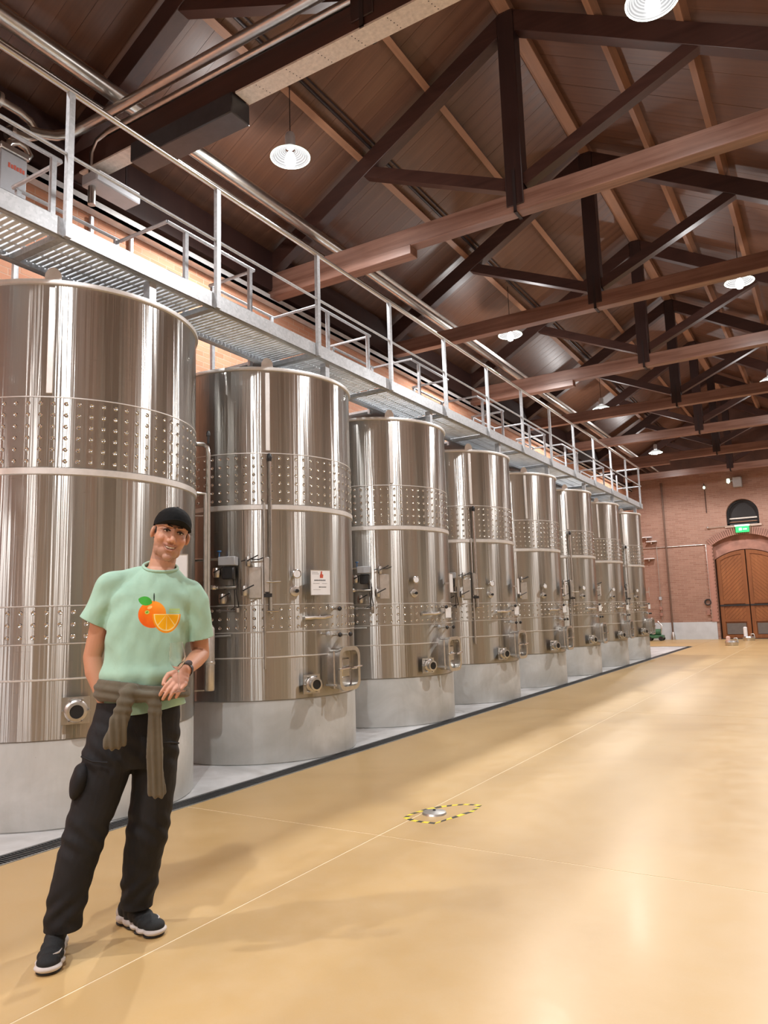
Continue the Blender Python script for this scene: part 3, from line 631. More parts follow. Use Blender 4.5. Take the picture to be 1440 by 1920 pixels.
def valve_set(k, full):
    gy = TYS+TP*(k+1)
    t = thing('valve_manifold', (TX, gy, 0), 'valves, cables and small controller box between the '+[('nearest', 'second'), ('second', 'third'), ('third', 'fourth'), ('fourth', 'fifth'), ('fifth', 'sixth'), ('sixth', 'seventh'), ('seventh', 'farthest')][k][0]+' and '+['second', 'third', 'fourth', 'fifth', 'sixth', 'seventh', 'farthest'][k]+' tank', 'valve', 'valve clusters between the tanks')
    P = lambda th, r, z: on_cyl(th, r, z)
    MB().tube([P(-84, 1.10, 1.66), P(-74, 1.09, 1.66), P(-62, 1.09, 1.655)], 0.020, 10).obj('manifold_pipe', 'polished_steel', t); MB().tube([P(-84, 1.12, 1.93), P(-70, 1.08, 1.93)], 0.016, 10).obj('manifold_pipe', 'polished_steel', t)
    b = MB().box((1.03, -0.09, 0), (1.14, 0.075, 0.085)); place(b, -66, 1.865); bx_ = b.obj('controller_box', 'grey_box', t, bevel=0.006)
    b = MB().box((1.05, -0.06, 0), (1.12, 0.055, 0.12)); place(b, -66, 1.735); b.obj('actuator', 'black_plastic', bx_, bevel=0.01)
    b = MB().lathe([(0.0, 0), (0.045, 0), (0.05, 0.01), (0.05, 0.03), (0.045, 0.04), (0, 0.04)], 16).xf(Matrix.Rotation(PI/2, 4, 'X')); b.xf(Matrix.Translation(P(-78, 1.12, 1.68))); b.obj('flange', 'polished_steel', t)
    b = MB().lathe([(0.0, 0), (0.04, 0), (0.045, 0.01), (0.045, 0.03), (0.04, 0.04), (0, 0.04)], 16).xf(Matrix.Translation(P(-74, 1.11, 1.64))); b.obj('flange', 'polished_steel', t)
    MB().tube([P(-71, 1.09, 1.93), P(-71, 1.09, 2.01)], 0.006, 6).lathe([(0, 2.0), (0.02, 2.0), (0.02, 2.012), (0, 2.012)], 12, P(-71, 1.09, 0)).obj('blue_knob', 'blue_plastic', t)
    for q in range(2): MB().tube([P(-64+q*2, 1.07, 1.74), P(-63+q, 1.09, 1.60), P(-63+q*2, 1.08, 1.47), P(-66+q, 1.05, 1.44)], 0.005, 6).obj('cable', 'black_plastic', t)
    MB().tube([P(-60, 1.06, 1.905), P(-56, 1.04, 1.925), P(-51, 1.03, 1.92), P(-48, 1.05, 1.94)], 0.006, 6).obj('cable', 'black_plastic', t); MB().tube([P(-84, 1.14, 1.62), P(-80, 1.15, 1.55), P(-82, 1.13, 1.45), P(-86, 1.1, 1.5)], 0.012, 8).obj('cable', 'black_plastic', t)
    MB().tube([P(-74, 1.04, 1.44), P(-63, 1.06, 1.435)], 0.010, 8).lathe([(0, 1.42), (0.022, 1.42), (0.022, 1.46), (0, 1.46)], 12, P(-62, 1.06, 0)).obj('small_pipe', 'satin_steel', t); MB().tube([P(-76, 1.05, 1.20), P(-66, 1.04, 1.20)], 0.012, 8).obj('small_pipe', 'satin_steel', t)
    for q, (th, zz, rr) in enumerate(((-72, 1.80, .034), (-58, 1.62, .028), (-69, 1.55, .030), (-56, 1.90, .022))):
        vb_ = MB().lathe([(0, -0.05), (rr, -0.045), (rr*1.25, -0.02), (rr*1.25, 0.02), (rr, 0.045), (0, 0.05)], 12, P(th, 1.10, zz)); o = vb_.obj('ball_valve', 'satin_steel' if q % 2 else 'pipe_steel', t)
        MB().tube([P(th, 1.10+rr, zz), P(th, 1.17, zz), P(th+5, 1.18, zz+0.05)], 0.007, 6).obj('valve_lever', 'black_plastic', o)
    hp = MB().box((0.0, -0.06, 0), (0.006, 0.06, 0.30)); place(hp.xf(Matrix.Translation((1.012, 0, 0))), -53, 1.55); o = hp.obj('junction_plate', 'satin_steel', t, bevel=0.003)
for k in range(7): valve_set(k, k % 2 == 0)

# ------------------------------------------------------------------ catwalk
CX = -4.42; CB = -5.04; PY0 = 3.07; PP = 1.49
Yc0, Yc1 = PY0-3*PP, 21.3
cw = thing('catwalk', (0, 0, 4.05), 'galvanised steel catwalk running above the tanks', 'walkway')
def sec(mb): return mb.xf(Matrix.Translation((0, 0, -4.05)))
seg = [PY0+PP*i for i in range(-3, 13)]+[Yc1]
for a, b in zip(seg[:-1], seg[1:]):
    m_ = MB().box((CX-0.006, a+0.01, 4.06), (CX+0.012, b-0.01, 4.19)).box((CX-0.05, a+0.01, 4.06), (CX, b-0.01, 4.068)).box((CX-0.05, a+0.01, 4.182), (CX, b-0.01, 4.19)); sec(m_).obj('edge_channel', 'galvanised', cw, smooth=False)
sec(MB().box((CB-0.012, Yc0, 4.05), (CB+0.006, Yc1, 4.19)).box((CB, Yc0, 4.05), (CB+0.05, Yc1, 4.058))).obj('back_channel', 'galvanised', cw, smooth=False)
for y in seg: sec(MB().box((CB, y-0.03, 4.055), (CX-0.01, y+0.03, 4.10))).obj('cross_member', 'galvanised', cw, smooth=False)
for k in range(8):
    y = TYS+TP*k+0.02
    for x in (-4.50, -5.0): sec(MB().box((x-0.035, y-0.035, 3.85), (x+0.035, y+0.035, 4.06))).obj('support_stub', 'galvanised', cw, smooth=False)
gm = MB()
nb = int((PP-0.06)/0.05)
for q in range(nb): y = 0.03+(q+0.5)*(PP-0.06)/nb; gm.box((CB+0.02, y-0.016, 0.055), (CX-0.02, y+0.016, 0.075))
for xx in (CB+0.17, CB+0.33, CB+0.48): gm.box((xx, 0.03, 0.052), (xx+0.006, PP-0.03, 0.08))
gme = gm.mesh('grating', 'zinc_grating_lit', False)
for a in seg[:-2]:
    o = mk('grating_panel', gme, cw); o.location = (0, a, 0); o['kind'] = 'stuff'
sec(MB().box((CB+0.02, seg[-2]+0.03, 4.11), (CX-0.02, Yc1-0.02, 4.13))).obj('end_plate', 'galvanised', cw, smooth=False)
# front railing
fr_ = thing('guard_railing', (CX, 0, 4.05), 'front guard railing of the catwalk, facing the hall', 'railing')
for i in range(-3, 13):
    MB().box((0.012, PY0+PP*i-0.024, 0.0), (0.050, PY0+PP*i+0.024, 1.11)).obj('post', 'galvanised', fr_, smooth=False)
MB().tube([(0.03, Yc0, 1.125), (0.03, 21.15, 1.125)], 0.022, 12).obj('top_rail', 'pipe_steel', fr_)
MB().tube([(0.03, Yc0, 0.625), (0.03, 21.15, 0.625)], 0.014, 10).obj('mid_rail', 'galvanised', fr_)
MB().tube([(0.03, 21.15, 1.125), (-0.6, 21.15, 1.125)], 0.02, 10).tube([(0.03, 21.15, 0.625), (-0.6, 21.15, 0.625)], 0.014, 10).obj('end_rail', 'galvanised', fr_)
# rear railing, stepping out behind each tank
br_ = thing('guard_railing', (0, 0, 4.05), 'rear guard railing of the catwalk, stepping towards the wall behind each tank', 'railing')
xa_, xb_ = -5.17, -5.84; path = [(xa_, Yc0)]; posts = []
for k in range(-1, 8):
    y = TYS+TP*k
    path += [(xa_, y-0.35), (xb_, y-0.35), (xb_, y+0.80), (xa_, y+0.80)]
    posts += [(xa_, y-0.42), (xa_, y+1.04), (xb_, y-0.3), (xb_, y+0.75)]
path.append((xa_, 21.15))
for zz, r, nm in ((1.12, 0.018, 'top_rail'), (0.62, 0.013, 'mid_rail')):
    for (x0, y0_), (x1, y1_) in zip(path[:-1], path[1:]): MB().tube([(x0, y0_, zz), (x1, y1_, zz)], r, 8).obj(nm, 'galvanised', br_)
for x, y in posts: MB().box((x-0.018, y-0.022, 0.0), (x+0.018, y+0.022, 1.11)).obj('post', 'galvanised', br_, smooth=False)
for k in range(-1, 8):
    y = TYS+TP*k
    pl = MB().box((xb_-0.02, y-0.35, 0.06), (CB-0.02, y+0.80, 0.09)); pl.obj('landing_plate', 'galvanised', br_, smooth=False)
    MB().box((xb_+0.02, y+0.1, -0.12), (xb_+0.08, y+0.16, 0.06)).obj('landing_leg', 'galvanised', br_, smooth=False)

# ------------------------------------------------------------------ services on the left wall and overhead
tag(MB().box((XL+0.02, YB, 6.16), (XL+0.16, YF-0.1, 6.20)).box((XL+0.14, YB, 6.16), (XL+0.16, YF-0.1, 6.27)).obj('cable_tray', 'cable_tray', smooth=False), 'long pale cable tray along the top of the left brick wall', 'cable tray')
tag(MB().box((XL, YB, 6.32), (XL+0.2, YF-0.1, 6.95)).obj('wall_plate', 'post_wood', smooth=False), 'dark timber wall plate on top of the left wall', 'beam')
tag(MB().tube([(-6.06, YB, 6.93), (-6.06, 31.6, 6.93)], 0.085, 20).obj('overhead_pipe', 'pipe_steel'), 'thick steel pipe running the length of the hall on the tie beams', 'pipe')
tag(MB().tube([(-6.30, YB, 6.87), (-6.30, 31.6, 6.87)], 0.035, 12).obj('overhead_pipe', 'pipe_steel'), 'thinner steel pipe beside the thick one on the tie beams', 'pipe')
tag(MB().tube([(-5.70, 9.2, 6.72), (-5.70, 31.6, 6.72)], 0.03, 10).obj('overhead_pipe', 'cable_tray'), 'slim pale pipe on the right side of the thick overhead pipe', 'pipe')
tag(MB().tube([(XR-0.15, 4.71, 6.70), (-6.2, 4.71, 6.70), (-6.45, 4.69, 6.67), (-6.58, 4.60, 6.58), (-6.63, 4.45, 6.49), (-6.64, 4.30, 6.43), (-6.64, 4.15, 6.38)], 0.055, 16).obj('cross_pipe', 'pipe_steel'), 'thicker of two steel pipes crossing the hall in front of the nearest truss', 'pipe')
tag(MB().tube([(XR-0.15, 4.885, 6.665), (-6.3, 4.885, 6.665), (-6.48, 4.885, 6.62), (-6.56, 4.885, 6.5), (-6.57, 4.885, 6.3), (-6.57, 4.885, 5.9)], 0.042, 16).obj('cross_pipe', 'pipe_steel'), 'thinner of two steel pipes crossing the hall on the nearest truss', 'pipe')
def pump_group():
    t = thing('valve_station', (-6.65, 3.96, 5.85), 'wall-mounted grey pump with red lettering below bent steel pipes, top left', 'pump')
    MB().box((-0.1, -0.14, -0.45), (0.12, 0.14, 0.12)).obj('housing', 'grey_box', t, bevel=0.01)
    MB().box((0.0, -0.15, 0.12), (0.14, 0.15, 0.19)).obj('lid', 'satin_steel', t, bevel=0.01)
    l_ = MB(); y = -0.06
    for q in range(6): l_.box((0.1205, y, -0.04), (0.122, y+0.022, 0.01 - (q % 2)*0.008)); y += 0.03
    l_.obj('red_lettering', 'ink_red', t, smooth=False)
    MB().tube([(0.03, -0.08, 0.22), (0.03, -0.06, 0.16), (0.03, 0.0, 0.28), (0.03, 0.08, 0.33), (0.03, 0.17, 0.32), (0.03, 0.22, 0.26), (0.03, 0.18, 0.2)], 0.035, 12).obj('bent_pipe', 'pipe_steel', t)
    MB().tube([(0.0, -0.35, 0.66), (0.0, -0.1, 0.69), (0.0, 0.10, 0.69), (0.0, 0.22, 0.66), (0.0, 0.29, 0.60), (0.0, 0.28, 0.52), (0.0, 0.18, 0.45), (0, 0.0, 0.42)], 0.045, 14).obj('bent_pipe', 'pipe_steel', t)
    for y, z in ((-0.30, 0.665), (-0.12, 0.69), (0.02, 0.42)): MB().lathe([(0.06, -0.02), (0.085, -0.02), (0.085, 0.02), (0.06, 0.02)], 16, (0, y, z), 'y').obj('flange', 'satin_steel', t)
    MB().tube([(0, -0.22, 0.68), (0, -0.22, 0.80)], 0.012, 8).tube([(-0.06, -0.22, 0.8), (0.08, -0.22, 0.8)], 0.01, 8).obj('valve_handle', 'polished_steel', t)
    for y in (-0.3, 0.5): MB().tube([(0.0, y, 0.4), (0.0, y, -0.3)], 0.02, 8).obj('down_pipe', 'satin_steel', t)
pump_group()
t = thing('unit_heater', (-6.55, 5.12, 6.16), 'small grey metal box hanging over the rear railing near the left wall', 'box')
MB().box((-0.12, -0.30, -0.05), (0.14, 0.30, 0.09)).obj('casing', 'grey_box', t, bevel=0.015)
MB().box((0.141, -0.27, 0.03), (0.146, 0.27, 0.075)).obj('front_strip', 'white_card', t, smooth=False)
for q in range(5): MB().lathe([(0.012, 0.146), (0, 0.1465)], 8, (0, -0.22+q*0.11, 0.052), 'x').obj('screw', 'dark_bore', t)
[MB().tube([(0, q, 0.09), (0, q, 0.5)], 0.008, 6).obj('hanger', 'conduit_dark', t) for q in (0.2, -0.2)]
t = thing('junction_box', (XL+0.12, 5.55, 5.72), 'light grey junction box on a strut against the orange brick wall', 'box')
MB().box((-0.04, -0.14, -0.16), (0.06, 0.14, 0.12)).obj('body', 'grey_box', t, bevel=0.01)
MB().box((-0.03, 0.14, 0.0), (0.03, 0.24, 0.1)).obj('socket', 'black_plastic', t)
MB().box((-0.1, -0.28, -0.6), (-0.06, -0.24, 0.4)).obj('strut', 'galvanised', t, smooth=False)
MB().box((-0.1, 0.30, -0.6), (-0.06, 0.34, 0.4)).obj('strut', 'galvanised', t, smooth=False)

# ------------------------------------------------------------------ drain along the tanks
dr = thing('floor_drain', (0, 0, 0), 'long dark slotted drain channel in the floor along the tank plinths', 'drain')
MB().box((-4.42, YB, -0.10), (-4.24, 26.58, -0.03)).obj('channel', 'drain_dark', dr, smooth=False)
MB().box((-4.255, YB, -0.03), (-4.24, 26.58, 0.003)).obj('steel_edge', 'kerb_steel', dr, smooth=False)
MB().box((-4.42, YB, -0.03), (-4.405, 26.58, 0.003)).obj('steel_edge', 'kerb_steel', dr, smooth=False)
sm_ = MB()
for q in range(50): y = q*0.022; sm_.box((-4.404, y, -0.024), (-4.256, y+0.009, -0.002))
sm_.box((-4.404, 0, -0.022), (-4.398, 1.1, -0.001)).box((-4.262, 0, -0.022), (-4.256, 1.1, -0.001))
gmm = sm_.mesh('grate', 'drain_metal', False)
y = -2.8
while y < 26.58-1.1:
    if not (3.4 < y+0.55 < 4.05): pass
    o = mk('grate', gmm, dr); o.location = (0, y, 0); o['kind'] = 'stuff'; y += 1.105
# ------------------------------------------------------------------ floor marking
ringp = [(-2.642, 4.507), (-2.648, 4.602), (-2.611, 4.772), (-2.547, 4.88), (-2.489, 4.947), (-2.419, 5.005), (-2.339, 5.029), (-2.295, 5.022), (-2.283, 4.93), (-2.278, 4.834), (-2.298, 4.76), (-2.313, 4.683), (-2.35, 4.571), (-2.381, 4.463), (-2.474, 4.455), (-2.56, 4.463)]
fm = thing('hazard_tape', (0, 0, 0), 'yellow and black striped tape ring stuck on the floor around a small cover', 'floor marking')
cxy = Vector((sum(p[0] for p in ringp)/16, sum(p[1] for p in ringp)/16))
tot = []
for i in range(16):
    a = Vector(ringp[i]); b = Vector(ringp[(i+1) % 16]); n = max(1, round((b-a).length/0.055))
    for j in range(n): tot.append((a.lerp(b, j/n), a.lerp(b, (j+1)/n)))
for i, (a, b) in enumerate(tot):
    ia_, ib_ = a+(cxy-a).normalized()*0.032, b+(cxy-b).normalized()*0.032
    MB().prism([tuple(a), tuple(b), tuple(ib_), tuple(ia_)], 0.0003, 0.0014).obj('tape_piece', 'tape_yellow' if i % 2 else 'tape_black', fm, smooth=False)
t = thing('floor_cover', (-2.50, 4.69, 0), 'small round metal cover on the floor inside the striped tape ring', 'cover')
MB().lathe([(0.085, 0.0), (0.08, 0.012), (0.03, 0.02), (0, 0.022)], 24).obj('lid', 'satin_steel', t)
MB().lathe([(0.012, 0.021), (0.008, 0.028), (0, 0.029)], 10).obj('lid_bolt', 'dark_bore', t)

# ------------------------------------------------------------------ things at the far wall
yf = YF
t = thing('drain_pipe', (-5.82, yf-0.08, 0), 'tall brown vertical pipe fixed to the far brick wall', 'pipe')
MB().tube([(0.0, 0, 0.0), (0.0, 0, 6.4)], 0.035, 10).obj('pipe', 'brown_pipe', t); MB().lathe([(0.09, 0), (0.09, 0.12), (0.04, 0.3)], 12).obj('pipe_shoe', 'satin_steel', t)
t = thing('conduit', (-6.2, yf-0.05, 0), 'thin vertical conduit with small switches on the far wall near the last tank', 'conduit')
MB().tube([(0, 0, 0.8), (0, 0, 3.8)], 0.015, 8).obj('tube', 'satin_steel', t)
for z in (1.6, 1.2, 0.95): MB().box((-0.05, -0.05, z), (0.05, 0, z+0.13)).obj('switch_box', 'voussoir' if z < 1.5 else 'grey_box', t)
tag(MB().tube([(-6.9, yf-0.04, 3.74), (-4.5, yf-0.04, 3.74), (-4.34, yf-0.04, 3.74), (-4.32, yf-0.04, 3.72), (-4.32, yf-0.04, 0.8)], 0.015, 8).obj('conduit', 'satin_steel'), 'thin horizontal conduit turning down beside the wooden doors', 'conduit')
for (x, z, lb) in ((-6.55, 4.19, 'upper white wall bracket lamp beside the last tank'), (-6.36, 4.0, 'lower white wall bracket lamp beside the last tank'), (-6.5, 3.3, 'third and lowest white wall bracket beside the last tank')):
    t = thing('wall_bracket', (x, yf, z), lb, 'bracket'); MB().box((-0.2, -0.25, -0.015), (0.2, 0, 0.015)).obj('shelf_plate', 'white_card', t, bevel=0.004); MB().box((-0.02, -0.2, -0.1), (0.02, 0, -0.015)).obj('arm', 'satin_steel', t)
t = thing('wall_light', (-2.95, yf, 6.10), 'grey floodlight with a small white lamp high on the far wall above the arched window', 'lamp')
MB().box((-0.16, -0.25, -0.2), (0.16, 0, 0.2)).obj('housing', 'grey_box', t, bevel=0.02); MB().lathe([(0.0, -0.12), (0.07, -0.06), (0.06, 0.08), (0, 0.1)], 12, (-0.32, -0.15, 0.08)).obj('lamp_head', 'exit_white', t); MB().box((-0.32, -0.12, 0.06), (-0.1, -0.08, 0.1)).obj('arm', 'satin_steel', t)
t = thing('wall_light', (-4.18, yf, 6.05), 'tiny round white light high on the far wall', 'lamp')
MB().lathe([(0.0, -0.1), (0.045, -0.07), (0.05, 0.0), (0, 0.05)], 12, (0, -0.1, 0)).obj('globe', 'exit_white', t); MB().tube([(0, 0, 0.1), (0, -0.1, 0.1), (0, -0.1, 0.04)], 0.01, 6).obj('arm', 'conduit_dark', t)
MB_ = MB().tube([(-4.18, yf-0.04, 6.2), (-4.18, yf-0.04, 5.0)], 0.012, 6)
tag(MB_.obj('conduit', 'conduit_dark'), 'short dark vertical conduit below the tiny round light on the far wall', 'conduit')
t = thing('exit_sign', (-2.93, yf-0.14, 4.22), 'green lit exit sign hanging over the arched doorway', 'sign')
MB().box((-0.24, -0.03, -0.11), (0.24, 0.03, 0.13)).obj('sign_box', 'exit_green', t, bevel=0.01)
MB().box((-0.26, -0.04, 0.13), (0.26, 0.04, 0.19)).obj('sign_top', 'exit_white', t)
MB().box((-0.12, -0.034, -0.03), (-0.02, -0.031, 0.06)).box((0.02, -0.034, -0.01), (0.16, -0.031, 0.03)).obj('pictogram', 'exit_white', t, smooth=False)
MB().tube([(-1.25, 0.08, 0.16), (-0.3, 0.08, 0.18)], 0.012, 6).lathe([(0, -0.04), (0.05, -0.02), (0.05, 0.03), (0, 0.05)], 10, (-1.25, 0.05, 0.18)).obj('feed_conduit', 'satin_steel', t)
t = thing('hose_reel', (-4.42, yf, 1.45), 'small dark hose hook with red pipe on the brick left of the doors', 'hose')
MB().lathe([(0.09, -0.08), (0.13, -0.08), (0.13, -0.02), (0.09, -0.02)], 16, (0, 0, 0), 'y').obj('hose_coil', 'black_plastic', t); MB().box((-0.06, -0.08, -0.5), (0.06, 0, -0.3)).obj('tap_box', 'voussoir', t)
# floor fittings in front of the doors
def fitting(x, y, tall, lb):
    t = thing('floor_fitting', (x, y, 0), lb, 'fitting'); t.scale = (0.75, 0.75, 0.8)
    MB().lathe([(0.26, 0), (0.27, 0.03), (0.27, 0.14), (0.22, 0.20), (0.0, 0.21)], 20).obj('drum', 'satin_steel', t)
    MB().lathe([(0.0, 0.2), (0.09, 0.2), (0.09, 0.34+tall), (0.05, 0.38+tall), (0, 0.38+tall)], 14, (-0.12, 0, 0)).obj('cap', 'pink_plastic' if not tall else 'white_card', t)
    MB().tube([(0.1, 0, 0.2), (0.12, 0, 0.3), (0.24, 0, 0.3), (0.28, 0, 0.1)], 0.025, 8).obj('hose_stub', 'satin_steel', t)
fitting(-3.14, 27.1, 0, 'low round steel fitting with a pink cap on the floor before the doors')
fitting(-2.95, 30.6, 0.25, 'taller steel fitting with a white cap on the floor against the doors')
t = thing('pump_trolley', (-6.30, 31.0, 0), 'small green pump trolley with steel tubes on the floor by the far wall', 'trolley')
MB().box((-0.3, -0.2, 0.10), (0.3, 0.2, 0.22)).obj('base', 'green_plastic', t, bevel=0.02)
MB().lathe([(0.0, -0.25), (0.12, -0.25), (0.12, 0.2), (0, 0.2)], 16, (0, 0, 0.34), 'x').obj('motor', 'green_plastic', t)
MB().tube([(0.2, 0, 0.3), (0.25, 0, 0.6), (0.1, 0.05, 0.75)], 0.03, 8).tube([(-0.25, 0.15, 0.2), (-0.3, 0.15, 0.85), (-0.3, -0.15, 0.85), (-0.25, -0.15, 0.2)], 0.015, 8).obj('tube_handle', 'satin_steel', t)
for sx in (-0.22, 0.22): MB().lathe([(0.0, -0.22), (0.09, -0.22), (0.09, -0.18), (0, -0.18)], 14, (sx, 0, 0.09), 'y').lathe([(0.0, 0.18), (0.09, 0.18), (0.09, 0.22), (0, 0.22)], 14, (sx, 0, 0.09), 'y').obj('wheel', 'black_plastic', t)
#PERSON
# ------------------------------------------------------------------ the man
from mathutils import noise as mn
D_ = 3.515
def J(x, z, y=0.0):       # joint on the man's own axes: right, up, depth (negative is towards the hall)
    s = (D_+y)/D_; return Vector((x*s, y, 1.36+(z-1.36)*s))
man = thing('person', (-2.766, 2.169, 0), 'smiling man in a green t-shirt with an orange print, black cap and dark cargo trousers', 'person', rz=math.radians(51.9))
def skin_mat():
    m = Mat('skin', (0.58, 0.30, 0.20, 1), 0.5); m.p.inputs['Subsurface Weight'].default_value = 0.06
    m.p.inputs['Subsurface Radius'].default_value = (0.02, 0.008, 0.004)
    at = m.node('ShaderNodeAttribute', attribute_name='tone'); n = m.noise(60, 4, 0.6, m.coords())
    c = m.mixc(m.rng(n, 0.0, 0.3), at.outputs['Color'], (0.50, 0.24, 0.16, 1)); m.color(c); m.bump(n, 0.1, 0.002); M['skin'] = m.m
skin_mat()
def fabric(name, c, c2=None, rough=0.85, fold=0.4, weave=900):
    m = Mat(name, c, rough); n = m.noise(4, 5, 0.6, m.coords(), 0.4)
    m.color(m.ramp(n, [(0.3, tuple(0.88*x for x in c[:3])+(1,)), (0.7, c2 or c)]))
    f = m.noise(11, 3, 0.5, m.coords((1, 1, 0.45)), 1.2); t = m.noise(weave, 1, 0.5, m.coords())
    m.bump(m.math('ADD', f, m.math('MULTIPLY', t, 0.02)), fold, 0.012); m.p.inputs['Sheen Weight'].default_value = 0.12 if c[0] > 0.05 else 0.0; m.p.inputs['Specular IOR Level'].default_value = 0.25; M[name] = m.m; return m
fabric('trouser_cloth', (0.014, 0.014, 0.016, 1), (0.022, 0.022, 0.025, 1), 0.72, 0.6)
fabric('sweater_cloth', (0.115, 0.098, 0.068, 1), (0.15, 0.13, 0.095, 1), 0.9, 0.5)
fabric('cap_cloth', (0.004, 0.0045, 0.005, 1), None, 0.85, 0.05)
simple('hair', (0.02, 0.013, 0.01, 1), 0.7, 0, 0.3, 60)
simple('eye_white', (0.75, 0.70, 0.66, 1), 0.2, 0, 0)
simple('eye_dark', (0.03, 0.018, 0.012, 1), 0.15, 0, 0)
simple('teeth', (0.78, 0.72, 0.65, 1), 0.3, 0, 0)
simple('shoe_knit', (0.012, 0.014, 0.016, 1), 0.8, 0, 0.3, 200, 0.3)
simple('shoe_foam', (0.62, 0.58, 0.56, 1), 0.55, 0, 0.06, 20)
simple('shoe_rubber', (0.02, 0.02, 0.02, 1), 0.6, 0, 0.1)
simple('watch_dark', (0.03, 0.025, 0.03, 1), 0.35, 0, 0.1)
simple('watch_glass', (0.10, 0.09, 0.10, 1), 0.1, 0, 0)
m = Mat('drinking_glass', (0.97, 0.985, 0.98, 1), 0.03); m.p.inputs['Transmission Weight'].default_value = 1.0; m.p.inputs['IOR'].default_value = 1.45; M['drinking_glass'] = m.m
# t-shirt with the flat printed orange
def shirt_mat():
    base = (0.37, 0.60, 0.48, 1)
    m = fabric('shirt_cloth', base, (0.41, 0.65, 0.53, 1), 0.88, 0.35)
    src = m.p.inputs['Base Color'].links[0].from_socket
    tc = m.node('ShaderNodeTexCoord'); sp = m.node('ShaderNodeSeparateXYZ'); m.link(tc.outputs['Object'], sp.inputs[0])
    X, Y, Z = sp.outputs; mt = m.math
    front = mt('LESS_THAN', Y, -0.02)
    s = (D_-0.115)/D_; px = lambda u: (0.209+(u-287)*0.002262)*s; pz = lambda v: 1.36+(1.407-(v-1145)*0.00228-1.36)*s
    def ell(cx, cz, rx, rz, rot=0.0):
        dx = mt('SUBTRACT', X, cx); dz = mt('SUBTRACT', Z, cz); c, sn = math.cos(rot), math.sin(rot)
        a = mt('ADD', mt('MULTIPLY', dx, c), mt('MULTIPLY', dz, sn)); b = mt('SUBTRACT', mt('MULTIPLY', dz, c), mt('MULTIPLY', dx, sn))
        a = mt('DIVIDE', a, rx); b = mt('DIVIDE', b, rz); return mt('SQRT', mt('ADD', mt('MULTIPLY', a, a), mt('MULTIPLY', b, b))), a, b
    def inside(d, r=1.0): return mt('LESS_THAN', d, r)
    k = 0.00226*s
    cur = src
    def lay(mask, col, cur): return m.mixc(mt('MULTIPLY', mask, front), cur, col)
    d, a, b = ell(px(287), pz(1152), 27*k, 27*k)
    og = m.ramp(mt('ADD', mt('MULTIPLY', a, 0.35), mt('ADD', mt('MULTIPLY', b, 0.35), 0.5), clamp=True), [(0.1, (0.85, 0.13, 0.01, 1)), (0.55, (0.95, 0.22, 0.01, 1)), (0.95, (1.0, 0.38, 0.04, 1))])
    cur = lay(inside(d), og, cur)
    d, a, b = ell(px(282), pz(1138), 5*k, 3*k, 0.5); cur = lay(inside(d), (1.0, 0.62, 0.2, 1), cur)
    d, a, b = ell(px(277), pz(1147.5), 4.5*k, 4*k); cur = lay(inside(d), (0.55, 0.65, 0.12, 1), cur)
    d, a, b = ell(px(277), pz(1147.5), 2.5*k, 1.5*k, 0.5); cur = lay(inside(d), (0.1, 0.35, 0.05, 1), cur)
    # slice: lower half of an ellipse, rind, pith, flesh with segments
    cx, cz = px(315.5), pz(1152)
    d, a, b = ell(cx, cz, 28.5*k, 38*k, -0.03); low = mt('LESS_THAN', b, 0.0)
    cur = lay(mt('MULTIPLY', inside(d), low), (0.93, 0.33, 0.01, 1), cur)
    cur = lay(mt('MULTIPLY', inside(d, 0.90), low), (1.0, 0.78, 0.32, 1), cur)
    ang = mt('ARCTAN2', b, a); seg_ = mt('ABSOLUTE', mt('SINE', mt('MULTIPLY', ang, 4.0)))
    fl_ = mt('MULTIPLY', mt('MULTIPLY', inside(d, 0.83), mt('LESS_THAN', b, -0.04)), mt('GREATER_THAN', seg_, 0.16))
    cur = lay(fl_, (1.0, 0.50, 0.01, 1), cur)
    # leaf and stem
    d1, _, b1 = ell(px(271), pz(1131), 16*k, 15*k, 0.62); d2, _, b2 = ell(px(276), pz(1119), 16*k, 15*k, 0.62)
    lf = mt('MULTIPLY', inside(d1), inside(d2)); cur = lay(lf, (0.06, 0.40, 0.05, 1), cur)
    d, a, b = ell(px(290.3), pz(1118), 1.3*k, 9*k); cur = lay(inside(d), (0.02, 0.04, 0.03, 1), cur)
    # two rows of small yellow-green letters, too small to read
    for v in (1143.5, 1149):
        d, a, b = ell(px(331), pz(v), 11*k, 2*k); st = mt('GREATER_THAN', mt('SINE', mt('MULTIPLY', X, 1300.0)), -0.2)
        cur = lay(mt('MULTIPLY', mt('MULTIPLY', mt('LESS_THAN', mt('ABSOLUTE', a), 1.0), mt('LESS_THAN', mt('ABSOLUTE', b), 1.0)), st), (0.55, 0.72, 0.08, 1), cur)
    m.color(cur)
shirt_mat()

